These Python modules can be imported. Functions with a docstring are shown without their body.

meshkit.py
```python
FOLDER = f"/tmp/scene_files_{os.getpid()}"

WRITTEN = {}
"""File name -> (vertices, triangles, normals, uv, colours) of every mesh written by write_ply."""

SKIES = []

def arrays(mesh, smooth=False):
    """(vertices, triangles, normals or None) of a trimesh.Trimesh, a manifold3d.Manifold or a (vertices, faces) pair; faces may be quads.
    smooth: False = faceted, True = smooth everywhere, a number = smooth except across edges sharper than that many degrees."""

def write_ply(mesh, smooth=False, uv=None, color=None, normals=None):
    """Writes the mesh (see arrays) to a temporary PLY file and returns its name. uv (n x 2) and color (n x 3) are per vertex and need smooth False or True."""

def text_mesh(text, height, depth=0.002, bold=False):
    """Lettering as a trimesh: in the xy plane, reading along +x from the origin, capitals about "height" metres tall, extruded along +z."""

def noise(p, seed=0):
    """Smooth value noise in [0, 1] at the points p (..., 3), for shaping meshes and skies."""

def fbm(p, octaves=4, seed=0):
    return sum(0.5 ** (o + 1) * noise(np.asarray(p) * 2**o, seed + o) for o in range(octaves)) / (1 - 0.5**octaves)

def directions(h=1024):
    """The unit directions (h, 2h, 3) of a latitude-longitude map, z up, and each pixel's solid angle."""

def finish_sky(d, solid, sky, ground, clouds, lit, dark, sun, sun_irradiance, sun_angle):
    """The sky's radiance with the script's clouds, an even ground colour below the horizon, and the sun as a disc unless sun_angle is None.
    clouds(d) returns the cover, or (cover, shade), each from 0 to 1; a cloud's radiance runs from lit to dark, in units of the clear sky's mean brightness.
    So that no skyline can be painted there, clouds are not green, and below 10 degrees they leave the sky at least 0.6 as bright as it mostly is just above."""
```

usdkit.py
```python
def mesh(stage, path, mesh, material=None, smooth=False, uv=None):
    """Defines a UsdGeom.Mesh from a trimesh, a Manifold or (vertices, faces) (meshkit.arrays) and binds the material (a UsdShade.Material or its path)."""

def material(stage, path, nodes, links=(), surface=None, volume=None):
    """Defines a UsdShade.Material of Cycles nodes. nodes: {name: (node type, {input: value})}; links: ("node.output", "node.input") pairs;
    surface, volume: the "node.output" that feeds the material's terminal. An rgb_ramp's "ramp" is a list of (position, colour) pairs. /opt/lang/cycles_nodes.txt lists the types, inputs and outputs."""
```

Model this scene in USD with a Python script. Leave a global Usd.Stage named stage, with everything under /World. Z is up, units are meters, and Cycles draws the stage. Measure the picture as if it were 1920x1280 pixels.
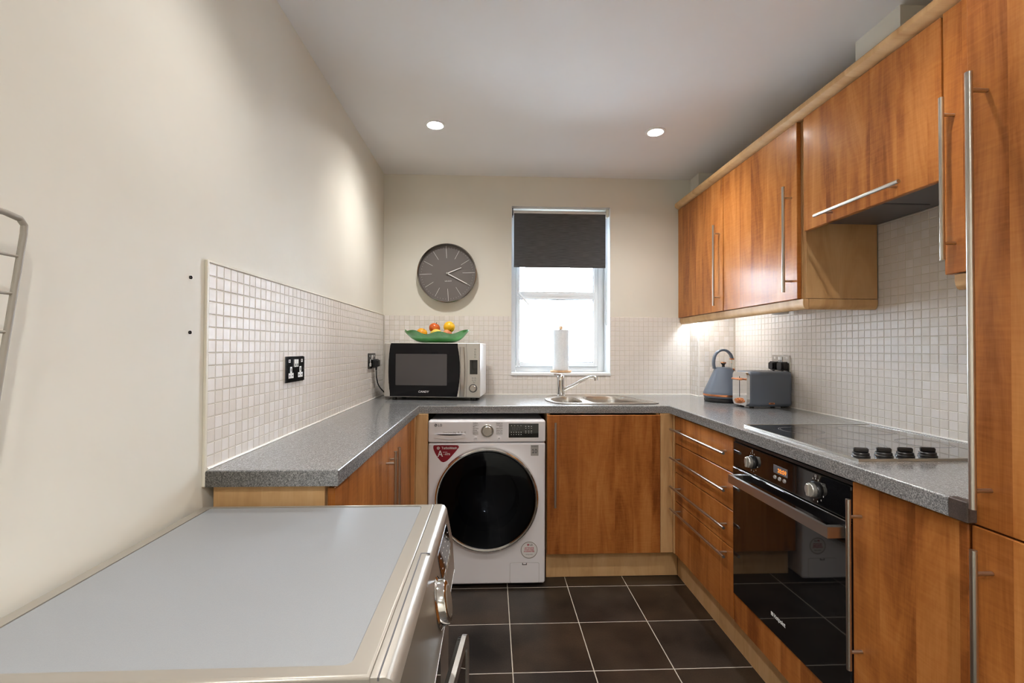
import math, random
import numpy as np, trimesh, manifold3d, usdkit, meshkit
from shapely.geometry import Polygon, Point, box as sbox, LineString
from shapely import affinity
from pxr import Usd, UsdGeom, UsdLux, Sdf, Gf, UsdShade, Vt

PI = math.pi
random.seed(7)
RNG = np.random.default_rng(7)
stage = Usd.Stage.CreateInMemory()
UsdGeom.SetStageUpAxis(stage, 'Z')
UsdGeom.SetStageMetersPerUnit(stage, 1.0)
UsdGeom.Xform.Define(stage, '/World')
UsdGeom.Scope.Define(stage, '/World/Looks')

# ------------------------------------------------------------------ camera
CAM_F, CAM_YAW, CAM_PITCH, CAM_ROLL, CAM_H = 864.24, 0.0425, 0.0146, 0.0043, 1.2159
cam = UsdGeom.Camera.Define(stage, '/World/camera')
cam.CreateHorizontalApertureAttr(36.0)
cam.CreateVerticalApertureAttr(24.0)
cam.CreateFocalLengthAttr(36.0 * CAM_F / 1920)
cam.CreateClippingRangeAttr(Gf.Vec2f(0.02, 200.0))
EXPOSURE = 0.42
cam.CreateExposureAttr(EXPOSURE)
cy_, sy_ = math.cos(CAM_YAW), math.sin(CAM_YAW)
cp_, sp_ = math.cos(CAM_PITCH), math.sin(CAM_PITCH)
R0, F0, U0 = np.array([cy_, -sy_, 0]), np.array([sy_, cy_, 0]), np.array([0, 0, 1.0])
Fv, Uv = F0 * cp_ + U0 * sp_, -F0 * sp_ + U0 * cp_
Rr = R0 * math.cos(CAM_ROLL) + Uv * math.sin(CAM_ROLL)
Ur = -R0 * math.sin(CAM_ROLL) + Uv * math.cos(CAM_ROLL)
Bk = -Fv
cam.AddTransformOp().Set(Gf.Matrix4d(*Rr, 0, *Ur, 0, *Bk, 0, 0, 0, CAM_H, 1))

# ------------------------------------------------------------------ light strengths
DOME = 11.0            # overcast daylight outside the window
GLOW = (520.0, 50.0, 280.0, 2400.0)       # bulbs of the front, unseen middle left and right, and added rear fill downlights
SPOT = (1050.0, 850.0, 850.0, 2800.0)   # and their beams
STRIP = 42.0          # strip light behind the pelmet
dome = UsdLux.DomeLight.Define(stage, '/World/sky')
dome.CreateIntensityAttr(DOME)
dome.CreateColorAttr(Gf.Vec3f(0.82, 0.92, 1.0))

# ------------------------------------------------------------------ main dimensions
XL, XR, YB, YR, ZC = -0.6955, 1.5330, 2.974, -1.9, 2.332
ZT, ZW, ZWB = 1.4226, 0.9167, 0.8771
LEFT_END = 1.149
WFX_L, WFY, WFX_R = -0.3755, 2.404, 0.9326
XF, YTALL = 0.9547, 0.886
BX, BY = 1.298, 2.851
XU, ZU, ZUT, ZH = 1.216, 1.418, 2.128, 1.678
DOWNS = [(-0.291, 2.305), (0.833, 2.322), (-0.291, 1.02), (0.833, 1.02), (0.27, -0.45), (0.27, -1.25)]  # middle pair is out of view; last pair is added as fill from behind

# ------------------------------------------------------------------ scene helpers
_used = {}
class T:
    def __init__(self, path, inv=None):
        self.path, self.inv, self.n = path, inv, {}
        self.prim = stage.GetPrimAtPath(path)

def fresh(parent, name):
    d = _used.setdefault(parent, {})
    k = d.get(name, -1) + 1
    d[name] = k
    return f'{parent}/{name}' if k == 0 else f'{parent}/{name}_{k:03d}'

def tag(prim, label=None, cat=None, group=None, kind=None):
    for k, v in (('label', label), ('category', cat), ('group', group), ('kind', kind)):
        if v: prim.SetCustomDataByKey(k, v)

def thing(name, label, cat, loc=(0, 0, 0), rotz=0.0, group=None, kind=None, tilt=None):
    p = fresh('/World', name)
    x = UsdGeom.Xform.Define(stage, p)
    m = trimesh.transformations.rotation_matrix(rotz, [0, 0, 1])
    if tilt is not None: m = m @ tilt
    m = trimesh.transformations.translation_matrix(loc) @ m
    x.AddTransformOp().Set(Gf.Matrix4d(*m.T.ravel().tolist()))
    tag(x.GetPrim(), label, cat, group, kind)
    return T(p, np.linalg.inv(m))

def as_tm(m):
    if hasattr(m, 'to_mesh'):
        k = m.to_mesh()
        return trimesh.Trimesh(np.array(k.vert_properties[:, :3]), np.array(k.tri_verts), process=False)
    return m

def part(name, mesh, mat, parent, smooth=30, label=None, kind=None, local=False):
    """mesh in world coordinates unless local"""
    mesh = as_tm(mesh)
    if isinstance(mesh, list): mesh = trimesh.util.concatenate([as_tm(q) for q in mesh])
    if not local:
        mesh = mesh.copy(); mesh.apply_transform(parent.inv)
    p = fresh(parent.path, name)
    usdkit.mesh(stage, p, mesh, mat, smooth)
    t = T(p, parent.inv)
    tag(t.prim, label, None, None, kind)
    return t

def single(name, mesh, mat, label, cat, group=None, kind=None, smooth=30):
    mesh = as_tm(mesh)
    if isinstance(mesh, list): mesh = trimesh.util.concatenate([as_tm(q) for q in mesh])
    p = fresh('/World', name)
    usdkit.mesh(stage, p, mesh, mat, smooth)
    tag(stage.GetPrimAtPath(p), label, cat, group, kind)
    return T(p, np.eye(4))

def copy_of(src, name, label, loc, rotz=0.0, group=None):
    cd = src.prim.GetCustomData()
    p = fresh('/World', name)
    x = UsdGeom.Xform.Define(stage, p)
    x.GetPrim().GetReferences().AddInternalReference(src.path)
    m = trimesh.transformations.translation_matrix(loc) @ trimesh.transformations.rotation_matrix(rotz, [0, 0, 1])
    x.MakeMatrixXform().Set(Gf.Matrix4d(*m.T.ravel().tolist()))
    x.GetPrim().SetInstanceable(True)
    tag(x.GetPrim(), label, cd.get('category'), group or cd.get('group'))
    return T(p, np.linalg.inv(m))

# ------------------------------------------------------------------ mesh helpers
cat = trimesh.util.concatenate
def cbox(x0, x1, y0, y1, z0, z1, c=0.0015):
    x0, x1 = sorted((x0, x1)); y0, y1 = sorted((y0, y1)); z0, z1 = sorted((z0, z1))
    c = min(c, 0.45 * min(x1 - x0, y1 - y0, z1 - z0))
    if c <= 0:
        b = trimesh.creation.box((x1 - x0, y1 - y0, z1 - z0)); b.apply_translation(((x0 + x1) / 2, (y0 + y1) / 2, (z0 + z1) / 2)); return b
    pts = []
    for sx, X in ((1, x0), (-1, x1)):
        for sy, Y in ((1, y0), (-1, y1)):
            for sz, Z in ((1, z0), (-1, z1)):
                pts += [(X, Y + sy * c, Z + sz * c), (X + sx * c, Y, Z + sz * c), (X + sx * c, Y + sy * c, Z)]
    return trimesh.convex.convex_hull(np.array(pts))

def rbox(x0, x1, y0, y1, z0, z1, r, n=16):
    x0, x1 = sorted((x0, x1)); y0, y1 = sorted((y0, y1)); z0, z1 = sorted((z0, z1))
    s = trimesh.creation.icosphere(2 if n <= 16 else 3, r).vertices
    pts = [s + (X, Y, Z) for X in (x0 + r, x1 - r) for Y in (y0 + r, y1 - r) for Z in (z0 + r, z1 - r)]
    return trimesh.convex.convex_hull(np.vstack(pts))

def cyl(p0, p1, r, n=20, r1=None):
    p0, p1 = np.array(p0, float), np.array(p1, float)
    d = p1 - p0; L = np.linalg.norm(d); d /= L
    a = np.cross(d, [0, 0, 1.0]) if abs(d[2]) < 0.9 else np.cross(d, [1.0, 0, 0])
    a /= np.linalg.norm(a); b = np.cross(d, a)
    t = np.linspace(0, 2 * PI, n, endpoint=False)
    ring = np.cos(t)[:, None] * a + np.sin(t)[:, None] * b
    r1 = r if r1 is None else r1
    v = np.vstack([p0 + ring * r, p1 + ring * r1, p0, p1])
    f = []
    for i in range(n):
        j = (i + 1) % n
        f += [(i, j, n + j), (i, n + j, n + i), (2 * n, j, i), (2 * n + 1, n + i, n + j)]
    return trimesh.Trimesh(v, f, process=False)

def tube(pts, r, n=12, closed=False):
    pts = np.array(pts, float); m = len(pts)
    rad = np.full(m, r) if np.ndim(r) == 0 else np.array(r)
    tang = np.gradient(pts, axis=0) if not closed else np.roll(pts, -1, 0) - np.roll(pts, 1, 0)
    tang /= np.linalg.norm(tang, axis=1, keepdims=True)
    a = np.cross(tang[0], [0, 0, 1.0])
    if np.linalg.norm(a) < 1e-3: a = np.cross(tang[0], [1.0, 0, 0])
    a /= np.linalg.norm(a)
    v, t = [], np.linspace(0, 2 * PI, n, endpoint=False)
    for i in range(m):
        a = a - tang[i] * a.dot(tang[i]); a /= np.linalg.norm(a); b = np.cross(tang[i], a)
        v.append(pts[i] + rad[i] * (np.cos(t)[:, None] * a + np.sin(t)[:, None] * b))
    v = np.vstack(v); f = []
    for i in range(m if closed else m - 1):
        o, q = i * n, ((i + 1) % m) * n
        for k in range(n):
            l = (k + 1) % n
            f += [(o + k, o + l, q + l), (o + k, q + l, q + k)]
    if not closed:
        v = np.vstack([v, pts[0], pts[-1]])
        for k in range(n):
            l = (k + 1) % n
            f += [(len(v) - 2, l, k), (len(v) - 1, (m - 1) * n + k, (m - 1) * n + l)]
    return trimesh.Trimesh(v, f, process=False)

def bez(pts, n=20):
    """Catmull-Rom through the points"""
    P = np.array(pts, float); P = np.vstack([2 * P[0] - P[1], P, 2 * P[-1] - P[-2]]); out = []
    for i in range(1, len(P) - 2):
        for t in np.linspace(0, 1, n, endpoint=False):
            out.append(0.5 * (2 * P[i] + (P[i + 1] - P[i - 1]) * t + (2 * P[i - 1] - 5 * P[i] + 4 * P[i + 1] - P[i + 2]) * t * t + (3 * P[i] - P[i - 1] - 3 * P[i + 1] + P[i + 2]) * t ** 3))
    out.append(P[-2]); return np.array(out)

def lathe(profile, n=40, axis='z', at=(0, 0, 0)):
    m = trimesh.creation.revolve(np.array(profile, float), sections=n)
    if axis == 'y-':   # local +z points to -y
        m.apply_transform(np.array([[1, 0, 0, 0], [0, 0, -1, 0], [0, 1, 0, 0], [0, 0, 0, 1.0]]))
    if axis == 'x-':
        m.apply_transform(np.array([[0, 0, -1, 0], [0, -1, 0, 0], [-1, 0, 0, 0], [0, 0, 0, 1.0]]) @ np.diag([1, 1, 1, 1.0]))
    if axis == 'x+':
        m.apply_transform(np.array([[0, 0, 1, 0], [1, 0, 0, 0], [0, 1, 0, 0], [0, 0, 0, 1.0]]))
    m.apply_translation(at); m.fix_normals(); return m

def extr(poly, z0, z1):
    out = []
    for g in getattr(poly, 'geoms', [poly]):
        if g.is_empty: continue
        m = trimesh.creation.extrude_polygon(g, z1 - z0, engine='earcut'); m.apply_translation((0, 0, z0)); out.append(m)
    return cat(out)

def to_plane(m, origin, u, v, w):
    """local x,y,z -> world directions u,v,w at origin"""
    A = np.eye(4); A[:3, 0], A[:3, 1], A[:3, 2], A[:3, 3] = u, v, w, origin
    m = m.copy(); m.apply_transform(A)
    if np.linalg.det(A[:3, :3]) < 0: m.invert()
    return m
FRONT = ((1, 0, 0), (0, 0, 1), (0, -1, 0))       # plate facing -y (towards the camera)
FACE_L = ((0, -1, 0), (0, 0, 1), (-1, 0, 0))     # plate facing -x
FACE_R = ((0, 1, 0), (0, 0, 1), (1, 0, 0))       # plate facing +x

def bevel_ext(poly, z0, z1, r, k=4):
    """extrusion with a rounded upper outer edge (mitred insets of the exterior); holes go straight through"""
    from shapely.geometry.polygon import orient
    poly = orient(poly); P = np.array(poly.exterior.coords)[:-1]; n = len(P)
    def inset(d):
        out = []
        for i in range(n):
            a, b, c = P[i - 1], P[i], P[(i + 1) % n]
            e1, e2 = (b - a) / np.linalg.norm(b - a), (c - b) / np.linalg.norm(c - b)
            n1, n2 = np.array([-e1[1], e1[0]]), np.array([-e2[1], e2[0]])
            h = n1 + n2; h /= max(np.linalg.norm(h), 1e-9)
            out.append(b + h * d / max(h.dot(n1), 0.3))
        return np.array(out)
    rings = [(0, z0)] + [(r * (1 - math.cos(a)), z1 - r + r * math.sin(a)) for a in np.linspace(0, PI / 2, k + 1)]
    v, f = [], []
    for d, z in rings: v.append(np.column_stack([inset(d), np.full(n, z)]))
    for q in range(len(rings) - 1):
        for i in range(n):
            j = (i + 1) % n
            f += [(q * n + i, q * n + j, (q + 1) * n + j), (q * n + i, (q + 1) * n + j, (q + 1) * n + i)]
    side = trimesh.Trimesh(np.vstack(v), f, process=False)
    def capm(ring, z, flip):
        g = Polygon(ring, [h.coords for h in poly.interiors])
        vv, ff = trimesh.creation.triangulate_polygon(g, engine='earcut')
        m = trimesh.Trimesh(np.column_stack([vv, np.full(len(vv), z)]), ff, process=False)
        nz = m.face_normals[:, 2].mean() if len(ff) else 1
        if (nz < 0) != flip: m.invert()
        return m
    out = [side, capm(inset(rings[-1][0]), z1, False), capm(P, z0, True)]
    for h in poly.interiors:
        H = np.array(h.coords)[:-1]; m_ = len(H)
        vv = np.vstack([np.column_stack([H, np.full(m_, z0)]), np.column_stack([H, np.full(m_, z1)])])
        ff = []
        for i in range(m_):
            j = (i + 1) % m_
            ff += [(i, j, m_ + j), (i, m_ + j, m_ + i)]
        out.append(trimesh.Trimesh(vv, ff, process=False))
    return cat(out)

def rrect(x0, x1, y0, y1, r, q=6):
    return sbox(x0 + r, y0 + r, x1 - r, y1 - r).buffer(r, quad_segs=q)

def text(s, h, origin, frame, bold=False, centre=True, depth=0.0005, italic=0.0, width=None):
    m = meshkit.text_mesh(s, h, depth, bold)
    if italic: m.vertices[:, 0] += italic * m.vertices[:, 1]
    if width: m.vertices[:, 0] *= width / (m.bounds[1, 0] - m.bounds[0, 0])
    if centre: m.vertices[:, 0] -= (m.bounds[0, 0] + m.bounds[1, 0]) / 2
    return to_plane(m, origin, *frame)

def plate(poly, d0, d1, origin, frame):
    return to_plane(extr(poly, d0, d1), origin, *frame)

# ------------------------------------------------------------------ materials
def look(name, nodes, links, surface): return usdkit.material(stage, '/World/Looks/' + name, nodes, links, surface=surface)
def pbr(name, col, rough=0.5, metal=0.0, **kw):
    return look(name, {'p': ('principled_bsdf', dict(base_color=col, roughness=rough, metallic=metal, **kw))}, [], 'p.BSDF')
def glow(name, col, strength):
    return look(name, {'e': ('emission', dict(color=col, strength=strength))}, [], 'e.emission')

def wood_look(name, dark, mid, light, plank, rough, ripple=0.25, zs=1.5, coat=0.25):
    nodes = {
        'g': ('geometry', {}), 'x': ('separate_xyz', {}), 's': ('math', {'math_type': 'add'}),
        'zz': ('math', {'math_type': 'multiply', 'value2': 0.02}), 'sw': ('math', {'math_type': 'add'}),
        'd': ('math', {'math_type': 'divide', 'value2': plank}), 'f': ('math', {'math_type': 'floor'}),
        'wn': ('white_noise_texture', {'dimensions': '1D'}),
        'zo': ('math', {'math_type': 'multiply_add', 'value2': 9.0}),
        'c': ('combine_xyz', {}),
        'm1': ('vector_math', {'math_type': 'multiply', 'vector2': (11, zs, 1)}),
        'n1': ('noise_texture', {'scale': 1.0, 'detail': 5.0, 'roughness': 0.6, 'distortion': 0.9}),
        'm2': ('vector_math', {'math_type': 'multiply', 'vector2': (230, 9, 1)}),
        'n2': ('noise_texture', {'scale': 1.0, 'detail': 3.0, 'roughness': 0.6}),
        'm3': ('vector_math', {'math_type': 'multiply', 'vector2': (16, 120, 1)}),
        'n3': ('noise_texture', {'scale': 1.0, 'detail': 2.0, 'roughness': 0.5, 'distortion': 0.6}),
        'a1': ('math', {'math_type': 'multiply_add', 'value2': 1.25}),
        'a2': ('math', {'math_type': 'multiply_add', 'value2': 0.20, 'value3': -0.10}),
        'a3': ('math', {'math_type': 'multiply_add', 'value2': ripple}),
        'a4': ('math', {'math_type': 'multiply_add', 'value2': 0.22}),
        'o': ('math', {'math_type': 'subtract', 'value2': 0.285 + ripple / 2}),
        'r': ('rgb_ramp', {'ramp': [(0.18, dark), (0.46, mid), (0.78, light)]}),
        'b': ('bump', {'strength': 0.05, 'distance': 0.001}),
        'p': ('principled_bsdf', dict(roughness=rough, coat_weight=coat, coat_roughness=0.16, specular_ior_level=0.15)),
    }
    links = [('g.position', 'x.vector'), ('x.x', 's.value1'), ('x.y', 's.value2'), ('x.z', 'zz.value1'), ('s.value', 'sw.value1'), ('zz.value', 'sw.value2'),
             ('s.value', 'd.value1'), ('d.value', 'f.value1'), ('f.value', 'wn.w'),
             ('wn.value', 'zo.value1'), ('x.z', 'zo.value3'), ('s.value', 'c.x'), ('zo.value', 'c.y'), ('f.value', 'c.z'),
             ('c.vector', 'm1.vector1'), ('m1.vector', 'n1.vector'), ('c.vector', 'm2.vector1'), ('m2.vector', 'n2.vector'), ('c.vector', 'm3.vector1'), ('m3.vector', 'n3.vector'),
             ('n2.fac', 'a2.value1'), ('n1.fac', 'a1.value1'), ('a2.value', 'a1.value3'), ('n3.fac', 'a3.value1'), ('a1.value', 'a3.value3'),
             ('wn.value', 'a4.value1'), ('a3.value', 'a4.value3'), ('a4.value', 'o.value1'), ('o.value', 'r.fac'), ('r.color', 'p.base_color'),
             ('n2.fac', 'b.height'), ('b.normal', 'p.normal')]
    return look(name, nodes, links, 'p.BSDF')

def mottled(name, c0, c1, scale, rough, detail=4.0, lo=0.3, hi=0.7, bump=0.0, bscale=None, metal=0.0, **kw):
    nodes = {'g': ('geometry', {}), 'n': ('noise_texture', {'scale': scale, 'detail': detail, 'roughness': 0.6}),
             'r': ('rgb_ramp', {'ramp': [(lo, c0), (hi, c1)]}), 'p': ('principled_bsdf', dict(roughness=rough, metallic=metal, **kw))}
    links = [('g.position', 'n.vector'), ('n.fac', 'r.fac'), ('r.color', 'p.base_color')]
    if bump:
        nodes['n2'] = ('noise_texture', {'scale': bscale or scale, 'detail': 3.0})
        nodes['b'] = ('bump', {'strength': bump, 'distance': 0.002})
        links += [('g.position', 'n2.vector'), ('n2.fac', 'b.height'), ('b.normal', 'p.normal')]
    return look(name, nodes, links, 'p.BSDF')

m_wall = mottled('wall_paint', (0.745, 0.722, 0.645), (0.775, 0.752, 0.675), 3.0, 0.55, bump=0.12, bscale=60)
m_ceil = mottled('ceiling_paint', (0.80, 0.785, 0.775), (0.83, 0.815, 0.805), 2.0, 0.7)
m_wood = wood_look('apple_wood', (0.205, 0.060, 0.013), (0.385, 0.135, 0.030), (0.530, 0.225, 0.064), 0.098, 0.34, ripple=0.20, coat=0.13)
m_beech = wood_look('beech_laminate', (0.50, 0.29, 0.125), (0.60, 0.37, 0.175), (0.68, 0.45, 0.235), 0.30, 0.42, ripple=0.08, zs=2.0, coat=0.0)
m_steel = pbr('brushed_steel', (0.56, 0.53, 0.49), 0.30, 1.0)
m_chrome = pbr('chrome', (0.80, 0.80, 0.80), 0.07, 1.0)
m_sink = pbr('sink_steel', (0.66, 0.63, 0.59), 0.24, 1.0)
m_white = pbr('white_plastic', (0.80, 0.80, 0.79), 0.35)
m_upvc = pbr('white_upvc', (0.82, 0.84, 0.85), 0.30)
m_black = pbr('black_plastic', (0.012, 0.012, 0.013), 0.35)
m_gloss = pbr('black_glass', (0.006, 0.006, 0.007), 0.03, coat_weight=0.5)
m_hobglass = pbr('hob_glass', (0.012, 0.013, 0.016), 0.05, coat_weight=1.0, coat_roughness=0.02)
m_dark = pbr('dark_gap', (0.02, 0.018, 0.016), 0.8)
m_hoodgrey = pbr('hood_grey', (0.10, 0.10, 0.115), 0.40)
m_grout = mottled('tile_grout', (0.62, 0.575, 0.50), (0.69, 0.64, 0.57), 40, 0.85)
m_seal = pbr('white_sealant', (0.82, 0.80, 0.76), 0.35)
m_floorgrout = pbr('floor_grout', (0.46, 0.42, 0.36), 0.8)
m_washer = pbr('washer_enamel', (0.82, 0.82, 0.86), 0.32)
m_ring = pbr('porthole_chrome', (0.78, 0.77, 0.76), 0.13, 1.0)
m_darkgloss = pbr('smoked_glass', (0.006, 0.006, 0.008), 0.05, specular_ior_level=0.22)
m_drum = pbr('drum_bowl', (0.045, 0.048, 0.054), 0.08, coat_weight=0.6)
m_smoke = look('tinted_glass', {'c': ('transparent_bsdf', dict(color=(0.50, 0.52, 0.56))), 'g': ('glossy_bsdf', dict(color=(0.8, 0.85, 0.9), roughness=0.03)), 'f': ('fresnel', dict(IOR=1.28)), 'm': ('mix_closure', {})}, [('f.fac', 'm.fac'), ('c.BSDF', 'm.closure1'), ('g.BSDF', 'm.closure2')], 'm.closure')
m_print = pbr('grey_print', (0.10, 0.10, 0.11), 0.5)
m_whiteprint = pbr('white_print', (0.75, 0.75, 0.75), 0.5)
m_red = pbr('red_label', (0.23, 0.008, 0.022), 0.35)
m_redprint = pbr('red_print', (0.45, 0.05, 0.08), 0.5)
m_greylabel = pbr('grey_label', (0.38, 0.37, 0.36), 0.4)
m_slate = pbr('slate_paint', (0.118, 0.142, 0.184), 0.40)
m_copper = pbr('copper', (0.72, 0.30, 0.14), 0.18, 1.0)
m_silver = pbr('silver_plastic', (0.52, 0.51, 0.48), 0.33, 0.7)
m_micro = pbr('microwave_silver', (0.60, 0.58, 0.54), 0.34, 0.6)
m_winmesh = pbr('microwave_window', (0.075, 0.070, 0.070), 0.10)
m_dryer = pbr('dryer_champagne', (0.42, 0.39, 0.345), 0.34, 0.55)
m_dryer2 = pbr('dryer_champagne_shaded', (0.235, 0.205, 0.170), 0.30, 0.5)  # same champagne darkened, shade on the front faces put into the colour
m_dryertop = mottled('dryer_top', (0.270, 0.284, 0.300), (0.295, 0.309, 0.325), 700, 0.38)
m_tile_w = [mottled('wall_tile' + s, c, tuple(min(0.95, q * 1.05) for q in c), 30, 0.38, bump=0.05, bscale=45, specular_ior_level=0.30) for s, c in (('', (0.74, 0.70, 0.665)), ('_warm', (0.72, 0.675, 0.63)), ('_pale', (0.78, 0.745, 0.72)))]
m_floor = []
for s, a, b in (('', (0.008, 0.0063, 0.005), (0.042, 0.029, 0.020)), ('_brown', (0.009, 0.0065, 0.005), (0.048, 0.031, 0.020)), ('_grey', (0.009, 0.0072, 0.0065), (0.043, 0.033, 0.027))):
    m_floor.append(look('floor_tile' + s, {
        'g': ('geometry', {}), 'n': ('noise_texture', {'scale': 4.5, 'detail': 2.0, 'roughness': 0.5}), 'k': ('noise_texture', {'scale': 160, 'detail': 3.0}),
        'a': ('math', {'math_type': 'multiply_add', 'value2': 0.45}), 'o': ('math', {'math_type': 'subtract', 'value2': 0.22}),
        'r': ('rgb_ramp', {'ramp': [(0.30, a), (0.72, b)]}), 'b': ('bump', {'strength': 0.10, 'distance': 0.001}),
        'p': ('principled_bsdf', dict(roughness=0.36))},
        [('g.position', 'n.vector'), ('g.position', 'k.vector'), ('k.fac', 'a.value1'), ('n.fac', 'a.value3'), ('a.value', 'o.value1'), ('o.value', 'r.fac'), ('r.color', 'p.base_color'), ('k.fac', 'b.height'), ('b.normal', 'p.normal')], 'p.BSDF'))
m_top = look('worktop_laminate', {
    'g': ('geometry', {}), 'v': ('voronoi_texture', {'scale': 520.0}), 'bw': ('rgb_to_bw', {}), 'n': ('noise_texture', {'scale': 260, 'detail': 3.0, 'roughness': 0.7}),
    'a': ('math', {'math_type': 'multiply_add', 'value2': 0.55}), 'r': ('rgb_ramp', {'ramp': [(0.45, (0.075, 0.078, 0.082)), (0.78, (0.205, 0.212, 0.220)), (1.05, (0.42, 0.425, 0.43))]}),
    'p': ('principled_bsdf', dict(roughness=0.22, coat_weight=0.5, coat_roughness=0.10))},
    [('g.position', 'v.vector'), ('g.position', 'n.vector'), ('v.color', 'bw.color'), ('bw.val', 'a.value1'), ('n.fac', 'a.value3'), ('a.value', 'r.fac'), ('r.color', 'p.base_color')], 'p.BSDF')
m_edge = mottled('worktop_edge', (0.035, 0.024, 0.020), (0.085, 0.060, 0.050), 400, 0.5)
m_fabric = look('blind_fabric', {
    'g': ('geometry', {}), 'm': ('vector_math', {'math_type': 'multiply', 'vector2': (14, 1, 330)}), 'n': ('noise_texture', {'scale': 1.0, 'detail': 3.0}),
    'r': ('rgb_ramp', {'ramp': [(0.25, (0.052, 0.052, 0.054)), (0.75, (0.125, 0.124, 0.126))]}), 'p': ('principled_bsdf', dict(roughness=0.9)),
    't': ('translucent_bsdf', dict(color=(0.05, 0.05, 0.055))), 'mx': ('mix_closure', dict(fac=0.15))},
    [('g.position', 'm.vector1'), ('m.vector', 'n.vector'), ('n.fac', 'r.fac'), ('r.color', 'p.base_color'), ('p.BSDF', 'mx.closure1'), ('t.BSDF', 'mx.closure2')], 'mx.closure')
m_pane = look('window_glass', {'t': ('translucent_bsdf', dict(color=(0.95, 0.97, 1.0))), 'c': ('transparent_bsdf', dict(color=(0.97, 0.98, 1.0))), 'g': ('glossy_bsdf', dict(color=(1, 1, 1), roughness=0.05)),
    'f': ('fresnel', dict(IOR=1.45)), 'm1': ('mix_closure', dict(fac=0.35)), 'm2': ('mix_closure', {})},
    [('c.BSDF', 'm1.closure1'), ('t.BSDF', 'm1.closure2'), ('f.fac', 'm2.fac'), ('m1.closure', 'm2.closure1'), ('g.BSDF', 'm2.closure2')], 'm2.closure')
m_face = pbr('clock_face', (0.135, 0.120, 0.114), 0.5)
m_rim = pbr('clock_rim', (0.30, 0.28, 0.26), 0.20, 1.0)
m_paper = mottled('kitchen_paper', (0.72, 0.76, 0.79), (0.80, 0.83, 0.86), 90, 0.9, bump=0.25, bscale=120)
m_lightwood = mottled('light_wood', (0.40, 0.22, 0.10), (0.58, 0.38, 0.22), 30, 0.5)
m_leaf = mottled('green_glaze', (0.030, 0.190, 0.030), (0.070, 0.330, 0.090), 10, 0.08, coat_weight=1.0)
m_orange = mottled('orange_peel', (0.80, 0.30, 0.010), (0.88, 0.42, 0.015), 20, 0.42, bump=0.3, bscale=260)
m_yellow = mottled('yellow_peel', (0.86, 0.46, 0.012), (0.90, 0.54, 0.020), 20, 0.40, bump=0.3, bscale=260)
m_lemon = mottled('lemon_peel', (0.80, 0.55, 0.06), (0.86, 0.64, 0.12), 24, 0.42, bump=0.25, bscale=220)
m_apple = mottled('apple_skin', (0.50, 0.045, 0.012), (0.72, 0.20, 0.030), 26, 0.25)
m_peach = mottled('peach_skin', (0.55, 0.14, 0.07), (0.80, 0.42, 0.16), 18, 0.6)
m_wire = pbr('white_wire', (0.33, 0.305, 0.265), 0.40)
m_bulbs = [glow('downlight_bulb' + n, (1.0, 0.968, 0.92), g) for n, g in zip(('', '_soft', '_medium', '_added_fill'), GLOW)]
m_strip = glow('strip_tube', (0.86, 0.93, 1.0), STRIP)
m_puck = pbr('puck_lens', (0.25, 0.25, 0.24), 0.15)
m_amber = glow('amber_digits', (1.0, 0.22, 0.03), 1.4)
m_cream = pbr('cream_plastic', (0.74, 0.70, 0.60), 0.4)
m_chainmat = pbr('grey_chain', (0.35, 0.34, 0.33), 0.4)

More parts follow.
